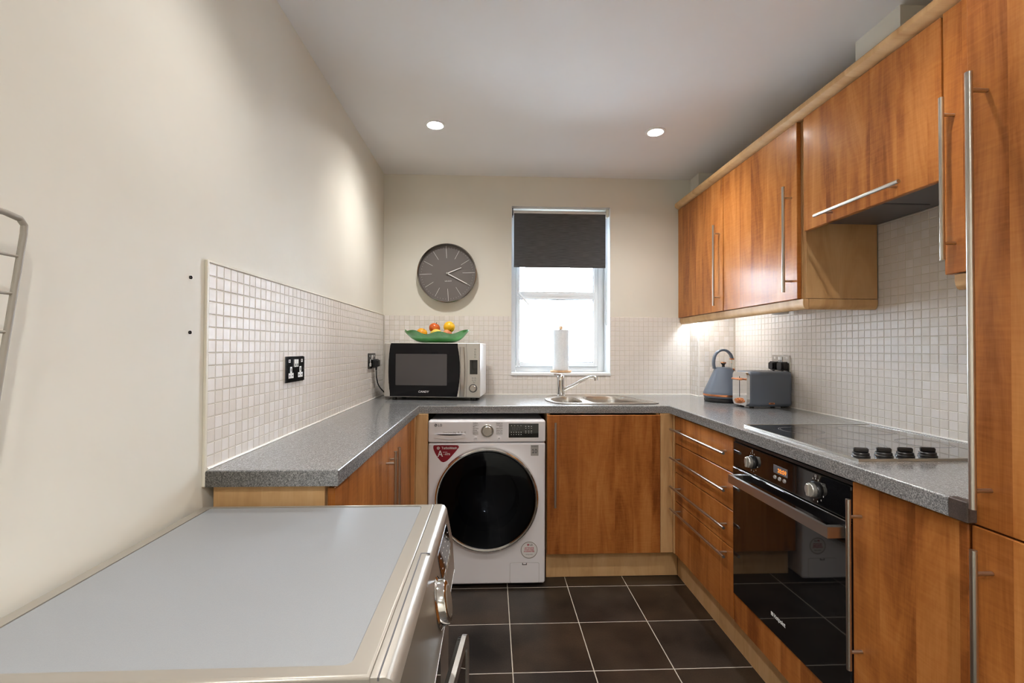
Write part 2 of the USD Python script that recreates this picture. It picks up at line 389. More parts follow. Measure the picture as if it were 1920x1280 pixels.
# ------------------------------------------------------------------ room shell
def cam_px(P):
    d = np.asarray(P, float) - np.array([0, 0, CAM_H])
    z = d @ Fv
    return np.stack([960 + CAM_F * (d @ Rr) / z, 640 - CAM_F * (d @ Ur) / z], -1), z

TP, TG = 0.03162, 0.0022   # tile pitch, joint
def tile_mesh(u0, u1, v0, v1, d0, d1, c=0.0011, tilt=(0, 0)):
    q = [(u0, v0), (u1, v0), (u1, v1), (u0, v1)]
    i = [(u0 + c, v0 + c), (u1 - c, v0 + c), (u1 - c, v1 - c), (u0 + c, v1 - c)]
    mu, mv = (u0 + u1) / 2, (v0 + v1) / 2
    z = lambda p, d: d + tilt[0] * (p[0] - mu) + tilt[1] * (p[1] - mv)
    v = [(*p, d0) for p in q] + [(*p, z(p, d1 - c)) for p in q] + [(*p, z(p, d1)) for p in i]
    f = []
    for a in (0, 4):
        for k in range(4):
            l = (k + 1) % 4
            f += [(a + k, a + l, a + 4 + l), (a + k, a + 4 + l, a + 4 + k)]
    f += [(8, 9, 10), (8, 10, 11)]
    return trimesh.Trimesh(v, f, process=False)

def tile_wall(parent, origin, frame, u_len, v_len, rows, skip=None, top=300, u0=0.0, occl=None):
    """mosaic from z = ZW upwards in rows of TP; the frame's u runs along the wall"""
    cells = []
    cols = int(math.ceil(u_len / TP - 0.15))
    o, fu, fv, fw = np.array(origin), *map(np.array, frame)
    for c in range(cols):
        for r in range(rows):
            a0, a1 = u0 + c * TP + TG / 2, min(u0 + (c + 1) * TP - TG / 2, u0 + u_len)
            b0, b1 = r * TP + TG / 2, (r + 1) * TP - TG / 2
            for (ca0, ca1, cb0, cb1) in (clip(a0, a1, b0, b1, skip) if skip else [(a0, a1, b0, b1)]):
                if ca1 - ca0 < 0.006 or cb1 - cb0 < 0.006: continue
                m = tile_mesh(ca0, ca1, cb0, cb1, -0.004, 0.0012 + RNG.normal() * 0.0002, tilt=RNG.normal(size=2) * 0.004)
                m = to_plane(m, o, *frame)
                P = o + fu * (ca0 + ca1) / 2 + fv * (cb0 + cb1) / 2
                Q, z = cam_px(np.array([o + fu * a + fv * b for a in (ca0, ca1) for b in (cb0, cb1)]))
                inside = 0 < Q[:, 0].mean() < 1920 and 0 < Q[:, 1].mean() < 1280 and z.min() > 0.1
                size = (np.ptp(Q[:, 0]) * np.ptp(Q[:, 1])) if inside and not (occl and occl(P)) else 0
                cells.append((size, len(cells), m))
    cells.sort(key=lambda t: -t[0])
    for s, k, m in cells[:top]: part('tile', m, m_tile_w[(k * 7919 + k // 3) % 3], parent, smooth=False)
    rest = [m for s, k, m in cells[top:]]
    if rest: part('tile_field', cat(rest), m_tile_w[0], parent, smooth=False, kind='stuff', label='remaining small white mosaic tiles further along the wall')

def clip(a0, a1, b0, b1, skips):
    rects = [(a0, a1, b0, b1)]
    for (s0, s1, t0, t1) in skips:
        out = []
        for (p0, p1, q0, q1) in rects:
            if p1 <= s0 or p0 >= s1 or q1 <= t0 or q0 >= t1: out.append((p0, p1, q0, q1)); continue
            if q0 < t0: out.append((p0, p1, q0, t0))
            if q1 > t1: out.append((p0, p1, t1, q1))
            m0, m1 = max(q0, t0), min(q1, t1)
            if p0 < s0: out.append((p0, s0, m0, m1))
            if p1 > s1: out.append((s1, p1, m0, m1))
        rects = out
    return rects

ROWS = 16
# window opening
WX0, WX1, WZ0, WZ1, WY = 0.1215, 0.7685, 1.051, 2.139, 3.14

wl = thing('wall_left', 'cream painted left wall with white mosaic tile splashback', 'wall', (XL, 0, 0), kind='structure')
part('plaster', cbox(XL - 0.10, XL - 0.004, YR - 0.1, YB + 0.30, -0.02, ZC + 0.02, 0), m_wall, wl)
part('grout_bed', cbox(XL - 0.004, XL + 0.0003, LEFT_END + 0.004, YB - 0.004, ZW - 0.04, ZT, 0.0005), m_grout, wl)
tile_wall(wl, (XL, LEFT_END + 0.008, ZW), FACE_R, YB - LEFT_END - 0.014, ZT - ZW, ROWS)
part('tile_trim', [cbox(XL - 0.004, XL + 0.0035, LEFT_END - 0.002, LEFT_END + 0.007, ZWB, ZT + 0.006, 0.0015), cbox(XL - 0.004, XL + 0.003, LEFT_END, YB - 0.005, ZT, ZT + 0.006, 0.0015)], m_cream, wl, label='cream plastic trim round the tiles')
for z in (1.3765, 1.2492):
    part('wall_plug', lathe([(0, 0), (0.0022, 0), (0.0032, 0.002), (0.0032, 0.003), (0.0040, 0.003), (0.0040, 0)][::-1], 16, 'x+', (XL - 0.004, 1.095, z)), m_dark, wl, label='dark screw hole with grey plug')

wb = thing('wall_back', 'cream back wall with window opening and white mosaic tile band', 'wall', (0, YB, 0), kind='structure')
part('plaster', [cbox(XL - 0.004, WX0, YB + 0.004, YB + 0.30, -0.02, ZC + 0.02, 0), cbox(WX1, XR + 0.1, YB + 0.004, YB + 0.30, -0.02, ZC + 0.02, 0),
                 cbox(WX0, WX1, YB + 0.004, YB + 0.30, -0.02, WZ0 - 0.012, 0), cbox(WX0, WX1, YB + 0.004, YB + 0.30, WZ1, ZC + 0.02, 0)], m_wall, wb)
part('grout_bed', [cbox(XL + 0.002, WX0, YB - 0.0003, YB + 0.004, ZW - 0.04, ZT, 0.0005), cbox(WX1, BX, YB - 0.0003, YB + 0.004, ZW - 0.04, ZT, 0.0005), cbox(WX0, WX1, YB - 0.0003, YB + 0.004, ZW - 0.04, WZ0 - 0.012, 0.0005)], m_grout, wb)
tile_wall(wb, (XL + 0.006, YB, ZW), FRONT, BX - XL - 0.008, ZT - ZW, ROWS, skip=[(WX0 - XL - 0.006, WX1 - XL - 0.006, WZ0 - ZW - 0.012, 9)])
part('reveal_lining', [cbox(WX0 - 0.001, WX0 + 0.002, YB + 0.006, YB + 0.20, WZ0, WZ1, 0), cbox(WX1 - 0.002, WX1 + 0.001, YB + 0.006, YB + 0.20, WZ0, WZ1, 0)], m_upvc, wb, label='white lining of the window reveal')

wr = thing('wall_right', 'right wall with white mosaic tiles behind worktop and hob', 'wall', (XR, 0, 0), kind='structure')
part('plaster', cbox(XR + 0.004, XR + 0.10, YR - 0.1, YB + 0.30, -0.02, ZC + 0.02, 0), m_wall, wr)
HOOD_ROWS = 25
part('grout_bed', [cbox(XR - 0.0003, XR + 0.004, YTALL, BY, ZW - 0.04, ZT, 0.0005), cbox(XR - 0.0003, XR + 0.004, 1.20, 1.765, ZT, ZW + HOOD_ROWS * TP, 0.0005)], m_grout, wr)
tile_wall(wr, (XR, BY - 0.004, ZW), FACE_L, BY - YTALL - 0.004, 1, HOOD_ROWS, skip=[(-1, BY - 0.004 - 1.765, ROWS * TP, 9), (BY - 0.004 - 1.20, 9, ROWS * TP, 9)],
          occl=lambda P: P[1] < 0.93)
part('tile_trim', cbox(XR - 0.001, XR + 0.004, 1.20, 1.765, ZW + HOOD_ROWS * TP, ZW + HOOD_ROWS * TP + 0.006, 0.001), m_seal, wr)

cb = thing('wall_corner_boxing', 'square pipe boxing in the back right corner, tiled above the worktop', 'wall', (BX, BY, 0), kind='structure')
part('plaster', cbox(BX + 0.004, XR + 0.003, BY + 0.004, YB + 0.003, 0.0, ZC, 0), m_wall, cb)
part('grout_bed', [cbox(BX - 0.0003, BX + 0.004, BY + 0.002, YB - 0.001, ZW - 0.04, ZT, 0.0004), cbox(BX + 0.002, XR - 0.001, BY - 0.0003, BY + 0.004, ZW - 0.04, ZT, 0.0004)], m_grout, cb)
tile_wall(cb, (BX, YB - 0.003, ZW), FACE_L, YB - BY - 0.008, 1, ROWS)
tile_wall(cb, (BX + 0.005, BY, ZW), FRONT, XR - BX - 0.007, 1, ROWS, top=200)
part('corner_trim', cbox(BX - 0.0015, BX + 0.006, BY - 0.0015, BY + 0.006, ZW, ZT, 0.0018), m_seal, cb, label='white plastic corner trim')
single('trim_1', cbox(1.312, XR + 0.004, 1.42, 1.604, ZUT + 0.015, ZC, 0), m_wall, 'cream boxing for the extractor duct above the wall cabinets', 'duct boxing', kind='structure')
wrr = single('wall_rear', cbox(XL - 0.1, XR + 0.1, YR - 0.1, YR, -0.02, ZC + 0.02, 0), m_wall, 'plain cream wall behind the camera', 'wall', kind='structure')

holes = sbox(XL - 0.1, YR - 0.1, XR + 0.1, YB + 0.3)
for x, y in DOWNS: holes = holes.difference(Point(x, y).buffer(0.041, quad_segs=10))
single('ceiling', extr(holes, ZC, ZC + 0.012), m_ceil, 'flat pale ceiling with recessed downlights', 'ceiling', kind='structure')
single('trim_2', cbox(XL - 0.1, XR + 0.1, YR - 0.1, YB + 0.3, ZC + 0.12, ZC + 0.16, 0), m_dark, 'unseen dark slab over the ceiling that keeps sky light out', 'roof', kind='structure')  # unseen slab above the ceiling, blocks sky light around the lamp holes

fl = thing('floor', 'dark brown glazed ceramic tile floor with pale joints', 'floor', (0, 0, 0), kind='structure')
part('screed', cbox(XL - 0.1, XR + 0.1, YR - 0.1, YB + 0.3, -0.04, -0.0005, 0), m_floorgrout, fl)
FX, FY, FP = 0.0826, 2.3571, 0.3071
frest = []
for i in range(-3, 5):
    for j in range(-3, 15):
        x0, x1 = FX + i * FP + 0.0020, FX + (i + 1) * FP - 0.0020
        y1, y0 = FY - j * FP - 0.0020, FY - (j + 1) * FP + 0.0020
        x0, x1, y0, y1 = max(x0, XL), min(x1, XR), max(y0, YR), min(y1, YB)
        if x1 - x0 < 0.02 or y1 - y0 < 0.02: continue
        m = tile_mesh(x0, x1, y0, y1, -0.004, 0.0, c=0.0006)
        if i >= -2 and j <= 5: part('floor_tile', m, m_floor[(i * 5 + j * 7) % 3], fl, smooth=False)
        else: frest.append(m)
part('floor_tile_field', cat(frest), m_floor[0], fl, smooth=False, kind='stuff')

# window
wn = thing('window_1', 'white framed window with frosted panes above the sink', 'window', (0.445, WY, WZ0), kind='structure')
GX0, GX1 = 0.184, 0.693
part('window_frame', [cbox(WX0 + 0.002, 0.160, WY, WY + 0.06, WZ0 + 0.006, WZ1 - 0.002, 0.003), cbox(0.722, WX1 - 0.002, WY, WY + 0.06, WZ0 + 0.006, WZ1 - 0.002, 0.003),
                       cbox(0.160, 0.722, WY, WY + 0.06, WZ0 + 0.006, 1.092, 0.003), cbox(0.160, 0.722, WY, WY + 0.06, 2.09, WZ1 - 0.002, 0.003)], m_upvc, wn)
part('sash', [cbox(0.161, GX0, WY - 0.012, WY + 0.045, 1.093, 2.089, 0.003), cbox(GX1, 0.721, WY - 0.012, WY + 0.045, 1.093, 2.089, 0.003),
              cbox(GX0, GX1, WY - 0.012, WY + 0.045, 1.093, 1.1195, 0.003), cbox(GX0, GX1, WY - 0.012, WY + 0.045, 2.05, 2.089, 0.003),
              cbox(GX0, GX1, WY - 0.012, WY + 0.045, 1.552, 1.602, 0.003), cbox(GX0, GX1, WY - 0.016, WY + 0.0, 1.570, 1.590, 0.003)], m_upvc, wn)
gk = 0.003
part('gasket', [cbox(GX0, GX0 + gk, WY + 0.004, WY + 0.02, 1.1195, 1.552, 0), cbox(GX1 - gk, GX1, WY + 0.004, WY + 0.02, 1.1195, 1.552, 0), cbox(GX0, GX1, WY + 0.004, WY + 0.02, 1.549, 1.552, 0), cbox(GX0, GX1, WY + 0.004, WY + 0.02, 1.1195, 1.1225, 0),
                cbox(GX1 - gk, GX1, WY + 0.004, WY + 0.02, 1.602, 2.05, 0)], m_black, wn, label='thin black rubber gasket')
part('pane', cbox(GX0, GX1, WY + 0.012, WY + 0.018, 1.1195, 1.552, 0), m_pane, wn)
part('pane', cbox(GX0, GX1, WY + 0.012, WY + 0.018, 1.602, 2.05, 0), m_pane, wn)
part('window_handle', [cbox(0.163, 0.182, WY - 0.024, WY - 0.012, 1.566, 1.610, 0.004), cyl((0.1725, WY - 0.036, 1.592), (0.1725, WY - 0.022, 1.592), 0.008, 14),
                       tube([(0.1725, WY - 0.035, 1.592), (0.205, WY - 0.037, 1.556), (0.246, WY - 0.037, 1.508)], [0.0075, 0.007, 0.005], 10)], m_white, wn)
single('window_sill', cbox(WX0 - 0.0025, WX1 + 0.003, YB - 0.008, WY + 0.03, WZ0 - 0.011, WZ0 + 0.006, 0.003), m_upvc, 'white window sill carrying the kitchen paper roll', 'sill', kind='structure')

# ------------------------------------------------------------------ downlights
def downlight(x, y, label, row):
    t = thing('downlight', label, 'ceiling light', (x, y, ZC), group=None)
    part('bezel', lathe([(0.036, -0.001), (0.040, -0.005), (0.049, -0.004), (0.0515, 0.0), (0.040, 0.002), (0.036, 0.0)], 40), m_white, t, local=True)
    part('can', lathe([(0.0385, 0.0), (0.0375, 0.03), (0.031, 0.048), (0.031, 0.06), (0.0, 0.06)], 32), m_steel, t, local=True)
    part('bulb', lathe([(0.0, 0.013), (0.015, 0.0125), (0.0250, 0.015), (0.0250, 0.027), (0.0, 0.029)], 28), m_bulbs[row], t, local=True)
    sp = UsdLux.SphereLight.Define(stage, t.path + '/beam')
    sp.CreateRadiusAttr(0.022); sp.CreateIntensityAttr(SPOT[row]); sp.CreateColorAttr(Gf.Vec3f(1.0, 0.968, 0.92))
    sh = UsdLux.ShapingAPI.Apply(sp.GetPrim())
    sh.CreateShapingConeAngleAttr(62.0); sh.CreateShapingConeSoftnessAttr(1.0)
    sp.AddTranslateOp().Set(Gf.Vec3d(0, 0, -0.012))
    return t
DL = ['recessed downlight in the ceiling nearer the left wall and clock', 'recessed downlight in the ceiling nearer the wall cabinets']
for k, (x, y) in enumerate(DOWNS):
    if k < 2: downlight(x, y, DL[k], 0)
    else: downlight(x, y, ['unseen recessed downlight over the tumble dryer, lighting the left wall', 'unseen recessed downlight in front of the tall cabinet, lighting the wall cabinets', 'added fill downlight just behind the camera', 'added fill downlight near the rear wall'][k - 2], (0, 0, 1, 2, 3, 3)[k])

# ------------------------------------------------------------------ worktop with sink and hob
HOBX0, HOBX1, HOBY0, HOBY1 = 0.979, 1.483, 1.195, 1.757
sink_out = Polygon([tuple(p) for p in bez([(0.890, 2.470), (0.915, 2.50), (0.905, 2.56), (0.872, 2.68), (0.830, 2.81), (0.785, 2.90), (0.72, 2.936), (0.60, 2.943), (0.50, 2.940), (0.42, 2.925), (0.355, 2.87), (0.318, 2.78), (0.308, 2.69), (0.312, 2.60), (0.335, 2.52), (0.375, 2.473), (0.44, 2.458), (0.60, 2.455), (0.80, 2.458), (0.86, 2.460), (0.889, 2.469)], 6)]).buffer(0)
big = Polygon([tuple(p) for p in bez([(0.862, 2.512), (0.868, 2.54), (0.850, 2.63), (0.815, 2.74), (0.785, 2.80), (0.745, 2.828), (0.66, 2.833), (0.585, 2.825), (0.553, 2.79), (0.540, 2.70), (0.545, 2.60), (0.565, 2.53), (0.60, 2.507), (0.70, 2.503), (0.80, 2.502), (0.845, 2.504), (0.861, 2.511)], 5)]).buffer(0)
small = Polygon([tuple(p) for p in bez([(0.498, 2.530), (0.505, 2.60), (0.500, 2.70), (0.488, 2.765), (0.455, 2.785), (0.40, 2.770), (0.358, 2.73), (0.340, 2.665), (0.345, 2.595), (0.370, 2.535), (0.41, 2.508), (0.46, 2.503), (0.490, 2.512), (0.497, 2.529)], 5)]).buffer(0)
U = Polygon([(XL + 0.0035, LEFT_END), (WFX_L - 0.003, LEFT_END), (WFX_L, LEFT_END + 0.003), (WFX_L, WFY), (WFX_R, WFY), (WFX_R, YTALL + 0.0225), (XF - 0.001, YTALL + 0.0225), (XF - 0.001, YTALL), (XR - 0.003, YTALL), (XR - 0.003, BY - 0.003), (BX - 0.003, BY - 0.003), (BX - 0.003, YB - 0.003), (XL + 0.0035, YB - 0.003)])
U = U.difference(sink_out.buffer(-0.014)).difference(sbox(HOBX0 + 0.02, HOBY0 + 0.02, HOBX1 - 0.02, HOBY1 - 0.02))
wt = thing('worktop', 'grey speckled laminate worktop running round three sides', 'worktop', (0.3, 2.6, ZWB))
part('slab', bevel_ext(U, ZWB, ZW, 0.0045), m_top, wt, smooth=40)
part('edge_strip', cbox(WFX_R - 0.0015, XF - 0.0020, 0.869, YTALL + 0.0220, ZWB - 0.001, ZW + 0.001, 0.002), m_edge, wt, label='dark brown end strip of the worktop')
def bead(pts):
    return cat([cyl(a, b, 0.0042, 8) for a, b in zip(pts[:-1], pts[1:])])
zs = ZW + 0.0015
part('sealant', bead([(XL + 0.0025, LEFT_END + 0.008, zs), (XL + 0.0025, YB - 0.003, zs), (BX - 0.002, YB - 0.003, zs), (BX - 0.002, BY - 0.003, zs), (XR - 0.003, BY - 0.003, zs), (XR - 0.003, YTALL + 0.004, zs)]), m_seal, wt, label='white silicone bead along the tiles')

sk = thing('sink', 'stainless steel inset sink with large and half bowl', 'sink', (0.6, 2.7, ZW))
rimp = sink_out.difference(big).difference(small)
part('rim', cat([extr(rimp, ZW + 0.0008, ZW + 0.003), extr(sink_out.difference(sink_out.buffer(-0.009)), ZW + 0.0006, ZW + 0.0048), extr(big.buffer(0.005).difference(big), ZW + 0.001, ZW + 0.0040), extr(small.buffer(0.005).difference(small), ZW + 0.001, ZW + 0.0040)]), m_sink, sk)
def bowl(poly, depth):
    P = np.array(poly.exterior.coords)[:-1]; c = np.array(poly.centroid.coords[0]); n = len(P)
    prof = [(1.0, 0.003), (0.985, -0.004), (0.97, -0.02), (0.955, -depth * 0.75), (0.92, -depth * 0.93), (0.83, -depth), (0.12, -depth - 0.004), (0.10, -depth - 0.012), (0.001, -depth - 0.012)]
    v = np.vstack([np.column_stack([c + (P - c) * s, np.full(n, ZW + z)]) for s, z in prof]); f = []
    for q in range(len(prof) - 1):
        for i in range(n):
            j = (i + 1) % n
            f += [(q * n + i, q * n + j, (q + 1) * n + j), (q * n + i, (q + 1) * n + j, (q + 1) * n + i)]
    m = trimesh.Trimesh(v, f, process=False); m.invert(); return m
part('bowl', bowl(big, 0.135), m_sink, sk, smooth=40)
part('bowl', bowl(small, 0.10), m_sink, sk, smooth=40, label='small half bowl')
part('overflow', lathe([(0, 0.003), (0.010, 0.003), (0.012, 0.0), (0.012, -0.002)], 20, 'x+', (0.560, 2.775, ZW - 0.028)), m_chrome, sk)
part('waste', lathe([(0, 0.004), (0.02, 0.004), (0.03, 0.006), (0.035, 0.0)], 24, 'z', (big.centroid.x, big.centroid.y, ZW - 0.140)), m_chrome, sk)

tp = thing('mixer_tap', 'chrome single lever mixer tap behind the sink bowls', 'tap', (0.4275, 2.862, ZW + 0.003))
part('tap_body', lathe([(0, 0), (0.029, 0), (0.029, 0.004), (0.0235, 0.010), (0.0225, 0.05), (0.0235, 0.095), (0.0245, 0.112), (0.022, 0.121), (0, 0.123)], 32), m_chrome, tp, local=True)
part('lever', [tube(bez([(0.004, 0.0, 0.122), (-0.006, -0.004, 0.130), (-0.022, -0.014, 0.134), (-0.046, -0.030, 0.138)], 6), np.linspace(0.010, 0.0055, 19), 12), lathe([(0, 0.131), (0.016, 0.129), (0.0215, 0.121), (0.0, 0.119)], 24)], m_chrome, tp, local=True)
part('spout', [tube(bez([(0.018, -0.006, 0.040), (0.07, -0.020, 0.066), (0.13, -0.037, 0.100), (0.165, -0.047, 0.117), (0.190, -0.054, 0.122), (0.208, -0.059, 0.118)], 6), 0.0098, 14), cyl((0.207, -0.059, 0.124), (0.209, -0.0595, 0.101), 0.0125, 18)], m_chrome, tp, local=True)

hb = thing('hob', 'black glass electric hob with steel rim and four knobs', 'hob', ((HOBX0 + HOBX1) / 2, (HOBY0 + HOBY1) / 2, ZW))
part('hob_glass', cbox(HOBX0 + 0.004, HOBX1 - 0.004, HOBY0 + 0.004, HOBY1 - 0.004, ZW + 0.001, ZW + 0.0062, 0.001), m_hobglass, hb)
part('hob_tray', cbox(HOBX0 + 0.026, HOBX1 - 0.026, HOBY0 + 0.026, HOBY1 - 0.026, ZW - 0.036, ZW + 0.0008, 0.002), m_steel, hb)
outer = sbox(HOBX0, HOBY0, HOBX1, HOBY1)
part('hob_rim', extr(outer.difference(sbox(HOBX0 + 0.0045, HOBY0 + 0.0045, HOBX1 - 0.0045, HOBY1 - 0.0045)), ZW + 0.0003, ZW + 0.0072), m_steel, hb, smooth=False)
for cx, cy, r in ((1.12, 1.40, 0.09), (1.12, 1.63, 0.072), (1.36, 1.40, 0.072), (1.36, 1.63, 0.09)):
    part('heating_zone', cat([extr(Point(cx, cy).buffer(q, quad_segs=20).difference(Point(cx, cy).buffer(q - 0.0012, quad_segs=20)), ZW + 0.0062, ZW + 0.00635) for q in (r, r - 0.006)]), m_hoodgrey, hb, smooth=False)
for x in (1.0135, 1.0785, 1.1395, 1.2045):
    k = part('hob_knob', lathe([(0, 0.0), (0.0215, 0.0), (0.0215, 0.003), (0.0195, 0.0045), (0.0195, 0.010), (0.018, 0.0115), (0, 0.0115)], 28, 'z', (x, 1.2295, ZW + 0.0063)), m_black, hb)
    g = cbox(-0.0175, 0.0175, -0.0055, 0.0055, 0.011, 0.024, 0.003)
    g.apply_transform(trimesh.transformations.rotation_matrix(-0.35, [0, 0, 1])); g.apply_translation((x, 1.2295, ZW + 0.0063))
    part('knob_grip', g, m_black, k)

# ------------------------------------------------------------------ cabinets
def shell(x0, x1, y0, y1, z0, z1, face, top=True):
    """open fronted carcass of 16 mm boards"""
    b, w = 0.016, []
    w.append(cbox(x0, x1, y0, y1, z0, z0 + b, 0))
    if top: w.append(cbox(x0, x1, y0, y1, z1 - b, z1, 0))
    za, zb = z0 + b, z1 - (b if top else 0)
    if face in 'xX':
        w += [cbox(x0, x1, y0, y0 + b, za, zb, 0), cbox(x0, x1, y1 - b, y1, za, zb, 0)]
        w.append(cbox(x1 - 0.006, x1, y0 + b, y1 - b, za, zb, 0) if face == 'x' else cbox(x0, x0 + 0.006, y0 + b, y1 - b, za, zb, 0))
    else:
        w += [cbox(x0, x0 + b, y0, y1, za, zb, 0), cbox(x1 - b, x1, y0, y1, za, zb, 0), cbox(x0 + b, x1 - b, y1 - 0.006, y1, za, zb, 0)]
    return cat(w)

def bar(p0, p1, n, parent, stand=0.035, inset=0.045, r=0.006, name='handle', thick=1.0):
    p0, p1, n = np.array(p0, float), np.array(p1, float), np.array(n, float)
    d = (p1 - p0) / np.linalg.norm(p1 - p0)
    a, b = p0 + n * stand, p1 + n * stand
    return part(name, [cyl(a, b, r * thick, 18)] + [cyl(q - n * (stand - 0.0005) , q, r * 0.72 * thick, 12) for q in (a + d * inset, b - d * inset)], m_steel, parent, smooth=40)

G = 0.0018
# -- right run: drawers, oven, narrow cabinet, tall cabinet
ZP = 0.148
DY0, DY1 = 1.7915, 2.378
du = thing('drawer_unit', 'apple wood four drawer unit between the corner post and the oven', 'drawer unit', (1.2, 2.08, ZP))
part('body', shell(XF + 0.019, XR - 0.02, DY0, DY1, ZP, ZWB - 0.002, 'x'), m_beech, du)
for k, (z0, z1, zh) in enumerate(((0.7242, 0.8675, 0.8015), (0.5745, 0.7242, 0.655), (0.4245, 0.5745, 0.5065), (ZP, 0.4245, 0.3925))):
    d = part('drawer_front', cbox(XF, XF + 0.018, DY0 + G, DY1 - G, z0 + G, z1 - G, 0.002), m_wood, du)
    bar((XF, 2.352, zh), (XF, 1.802, zh), (-1, 0, 0), d)

ov = thing('oven', 'black glass built-in single oven with steel bar handle', 'oven', (1.2, 1.49, 0.26))
OY0, OY1 = 1.1905, 1.7885
OZ0, OZS, OZ1 = 0.2585, 0.7565, 0.8645
part('oven_body', cbox(XF + 0.022, XR - 0.05, OY0 + 0.02, OY1 - 0.02, OZ0 + 0.004, OZ1 - 0.04, 0.002), m_dark, ov)
part('control_panel', cbox(XF - 0.001, XF + 0.021, OY0, OY1, OZS + 0.0015, OZ1 - 0.012, 0.0025), m_gloss, ov)
part('vent_strip', cbox(XF + 0.004, XF + 0.021, OY0, OY1, OZ1 - 0.0105, OZ1, 0.001), m_black, ov)
od = part('oven_door', cbox(XF - 0.004, XF + 0.018, OY0, OY1, OZ0, OZS - 0.0025, 0.003), m_gloss, ov)
part('door_edge', cbox(XF - 0.0045, XF + 0.002, OY0 + 0.001, OY1 - 0.001, OZS - 0.0024, OZS - 0.0012, 0.0003), m_steel, od)
hx = XF - 0.052
hp = extr(sbox(1.210, hx, 1.732, hx + 0.011).union(sbox(1.210, hx, 1.228, XF - 0.004)).union(sbox(1.714, hx, 1.732, XF - 0.004)), 0.708, 0.738)
hm = hp.copy(); hm.vertices = hp.vertices[:, [1, 0, 2]]; hm.invert()
part('handle', hm, m_steel, od, smooth=False)
def oven_knob(y, z, rot):
    k = part('knob_skirt', lathe([(0, 0), (0.0245, 0), (0.0245, 0.004), (0.022, 0.009), (0, 0.009)], 32, 'x-', (XF - 0.001, y, z)), m_black, ov)
    part('oven_knob', lathe([(0, 0.008), (0.0205, 0.008), (0.0205, 0.018), (0.019, 0.021), (0.0, 0.021)], 36, 'x-', (XF - 0.001, y, z)), m_silver, ov)
    g = rbox(-0.028, -0.019, -0.006, 0.006, -0.0185, 0.0185, 0.004)
    g.apply_transform(trimesh.transformations.rotation_matrix(rot, [1, 0, 0])); g.apply_translation((XF - 0.001, y, z))
    part('knob_grip', g, m_silver, ov)
KZ = 0.803
for y, rt in ((1.655, 0.0), (1.325, 0.0)):
    oven_knob(y, KZ, rt)
    marks = []
    for a in (-0.35, 0.0, 0.35, 1.9, 2.4, 2.9, 3.4, 3.9):
        marks.append(plate(sbox(-0.0012, -0.0022, 0.0012, 0.0022), 0, 0.0004, (XF - 0.001, y - 0.0335 * math.sin(a), KZ + 0.0325 * math.cos(a)), FACE_L))
    marks.append(plate(sbox(-0.003, -0.0035, 0.003, 0.0035).difference(sbox(-0.002, -0.0025, 0.002, 0.0025)), 0, 0.0004, (XF - 0.001, y, KZ + 0.0405), FACE_L))
    part('dial_marks', cat(marks), m_whiteprint, ov, smooth=False)
part('display', cbox(XF - 0.0016, XF, 1.4535, 1.5285, 0.800, 0.8275, 0.0004), m_hoodgrey, ov)
part('display_digits', text('20:59', 0.0125, (XF - 0.0016, 1.482, 0.8065), FACE_L, True, width=0.044), m_amber, ov, smooth=False, label='amber clock digits')
for y in (1.5195, 1.4945, 1.4695):
    part('oven_button', lathe([(0, 0.004), (0.0055, 0.0038), (0.0068, 0.0), (0.0068, -0.001)], 20, 'x-', (XF - 0.001, y, 0.7865)), m_silver, ov)
part('oven_lettering', cat([text('Hotpoint', 0.0125, (XF - 0.004, 1.4945, 0.3155), FACE_L, True, width=0.060), plate(sbox(-0.006, -0.006, 0.006, 0.006).difference(sbox(-0.002, -0.004, 0.002, 0.0)), 0, 0.0005, (XF - 0.004, 1.5345, 0.3215), FACE_L)]), m_whiteprint, ov, smooth=False)

oh = thing('oven_housing', 'apple wood housing below and around the black oven', 'cabinet', (1.2, 1.49, ZP))
part('filler_panel', cbox(XF, XF + 0.018, OY0, OY1, ZP, OZ0 - 0.003, 0.002), m_wood, oh)
part('shelf', cbox(XF + 0.019, XR - 0.02, OY0 - 0.0005, OY1 + 0.0015, OZ0 - 0.020, OZ0 - 0.002, 0), m_beech, oh)

nc = thing('base_cabinet', 'narrow apple wood base cabinet to the right of the oven', 'cabinet', (1.2, 1.04, ZP))
part('body', shell(XF + 0.019, XR - 0.02, 0.8885, 1.1885, ZP, ZWB - 0.002, 'x'), m_beech, nc)
d = part('door', cbox(XF, XF + 0.018, 0.8895, 1.1875, ZP, 0.8675, 0.002), m_wood, nc)
bar((XF, 1.158, 0.394), (XF, 1.158, 0.830), (-1, 0, 0), d)

tc = thing('tall_cabinet', 'tall apple wood larder cabinet at the right edge', 'cabinet', (1.24, 0.59, ZP))
part('body', shell(XF + 0.019, XR - 0.006, 0.288, 0.8845, ZP, 2.14, 'x'), m_beech, tc)
d = part('door', cbox(XF, XF + 0.018, 0.290, 0.8835, 0.8722, 2.137, 0.002), m_wood, tc)
bar((XF, 0.846, 0.9124), (XF, 0.846, 1.7535), (-1, 0, 0), d, stand=0.037, inset=0.035, thick=1.0)
d = part('door', cbox(XF, XF + 0.018, 0.290, 0.8835, ZP, 0.8690, 0.002), m_wood, tc)
bar((XF, 0.846, 0.394), (XF, 0.846, 0.835), (-1, 0, 0), d, stand=0.037, inset=0.045)

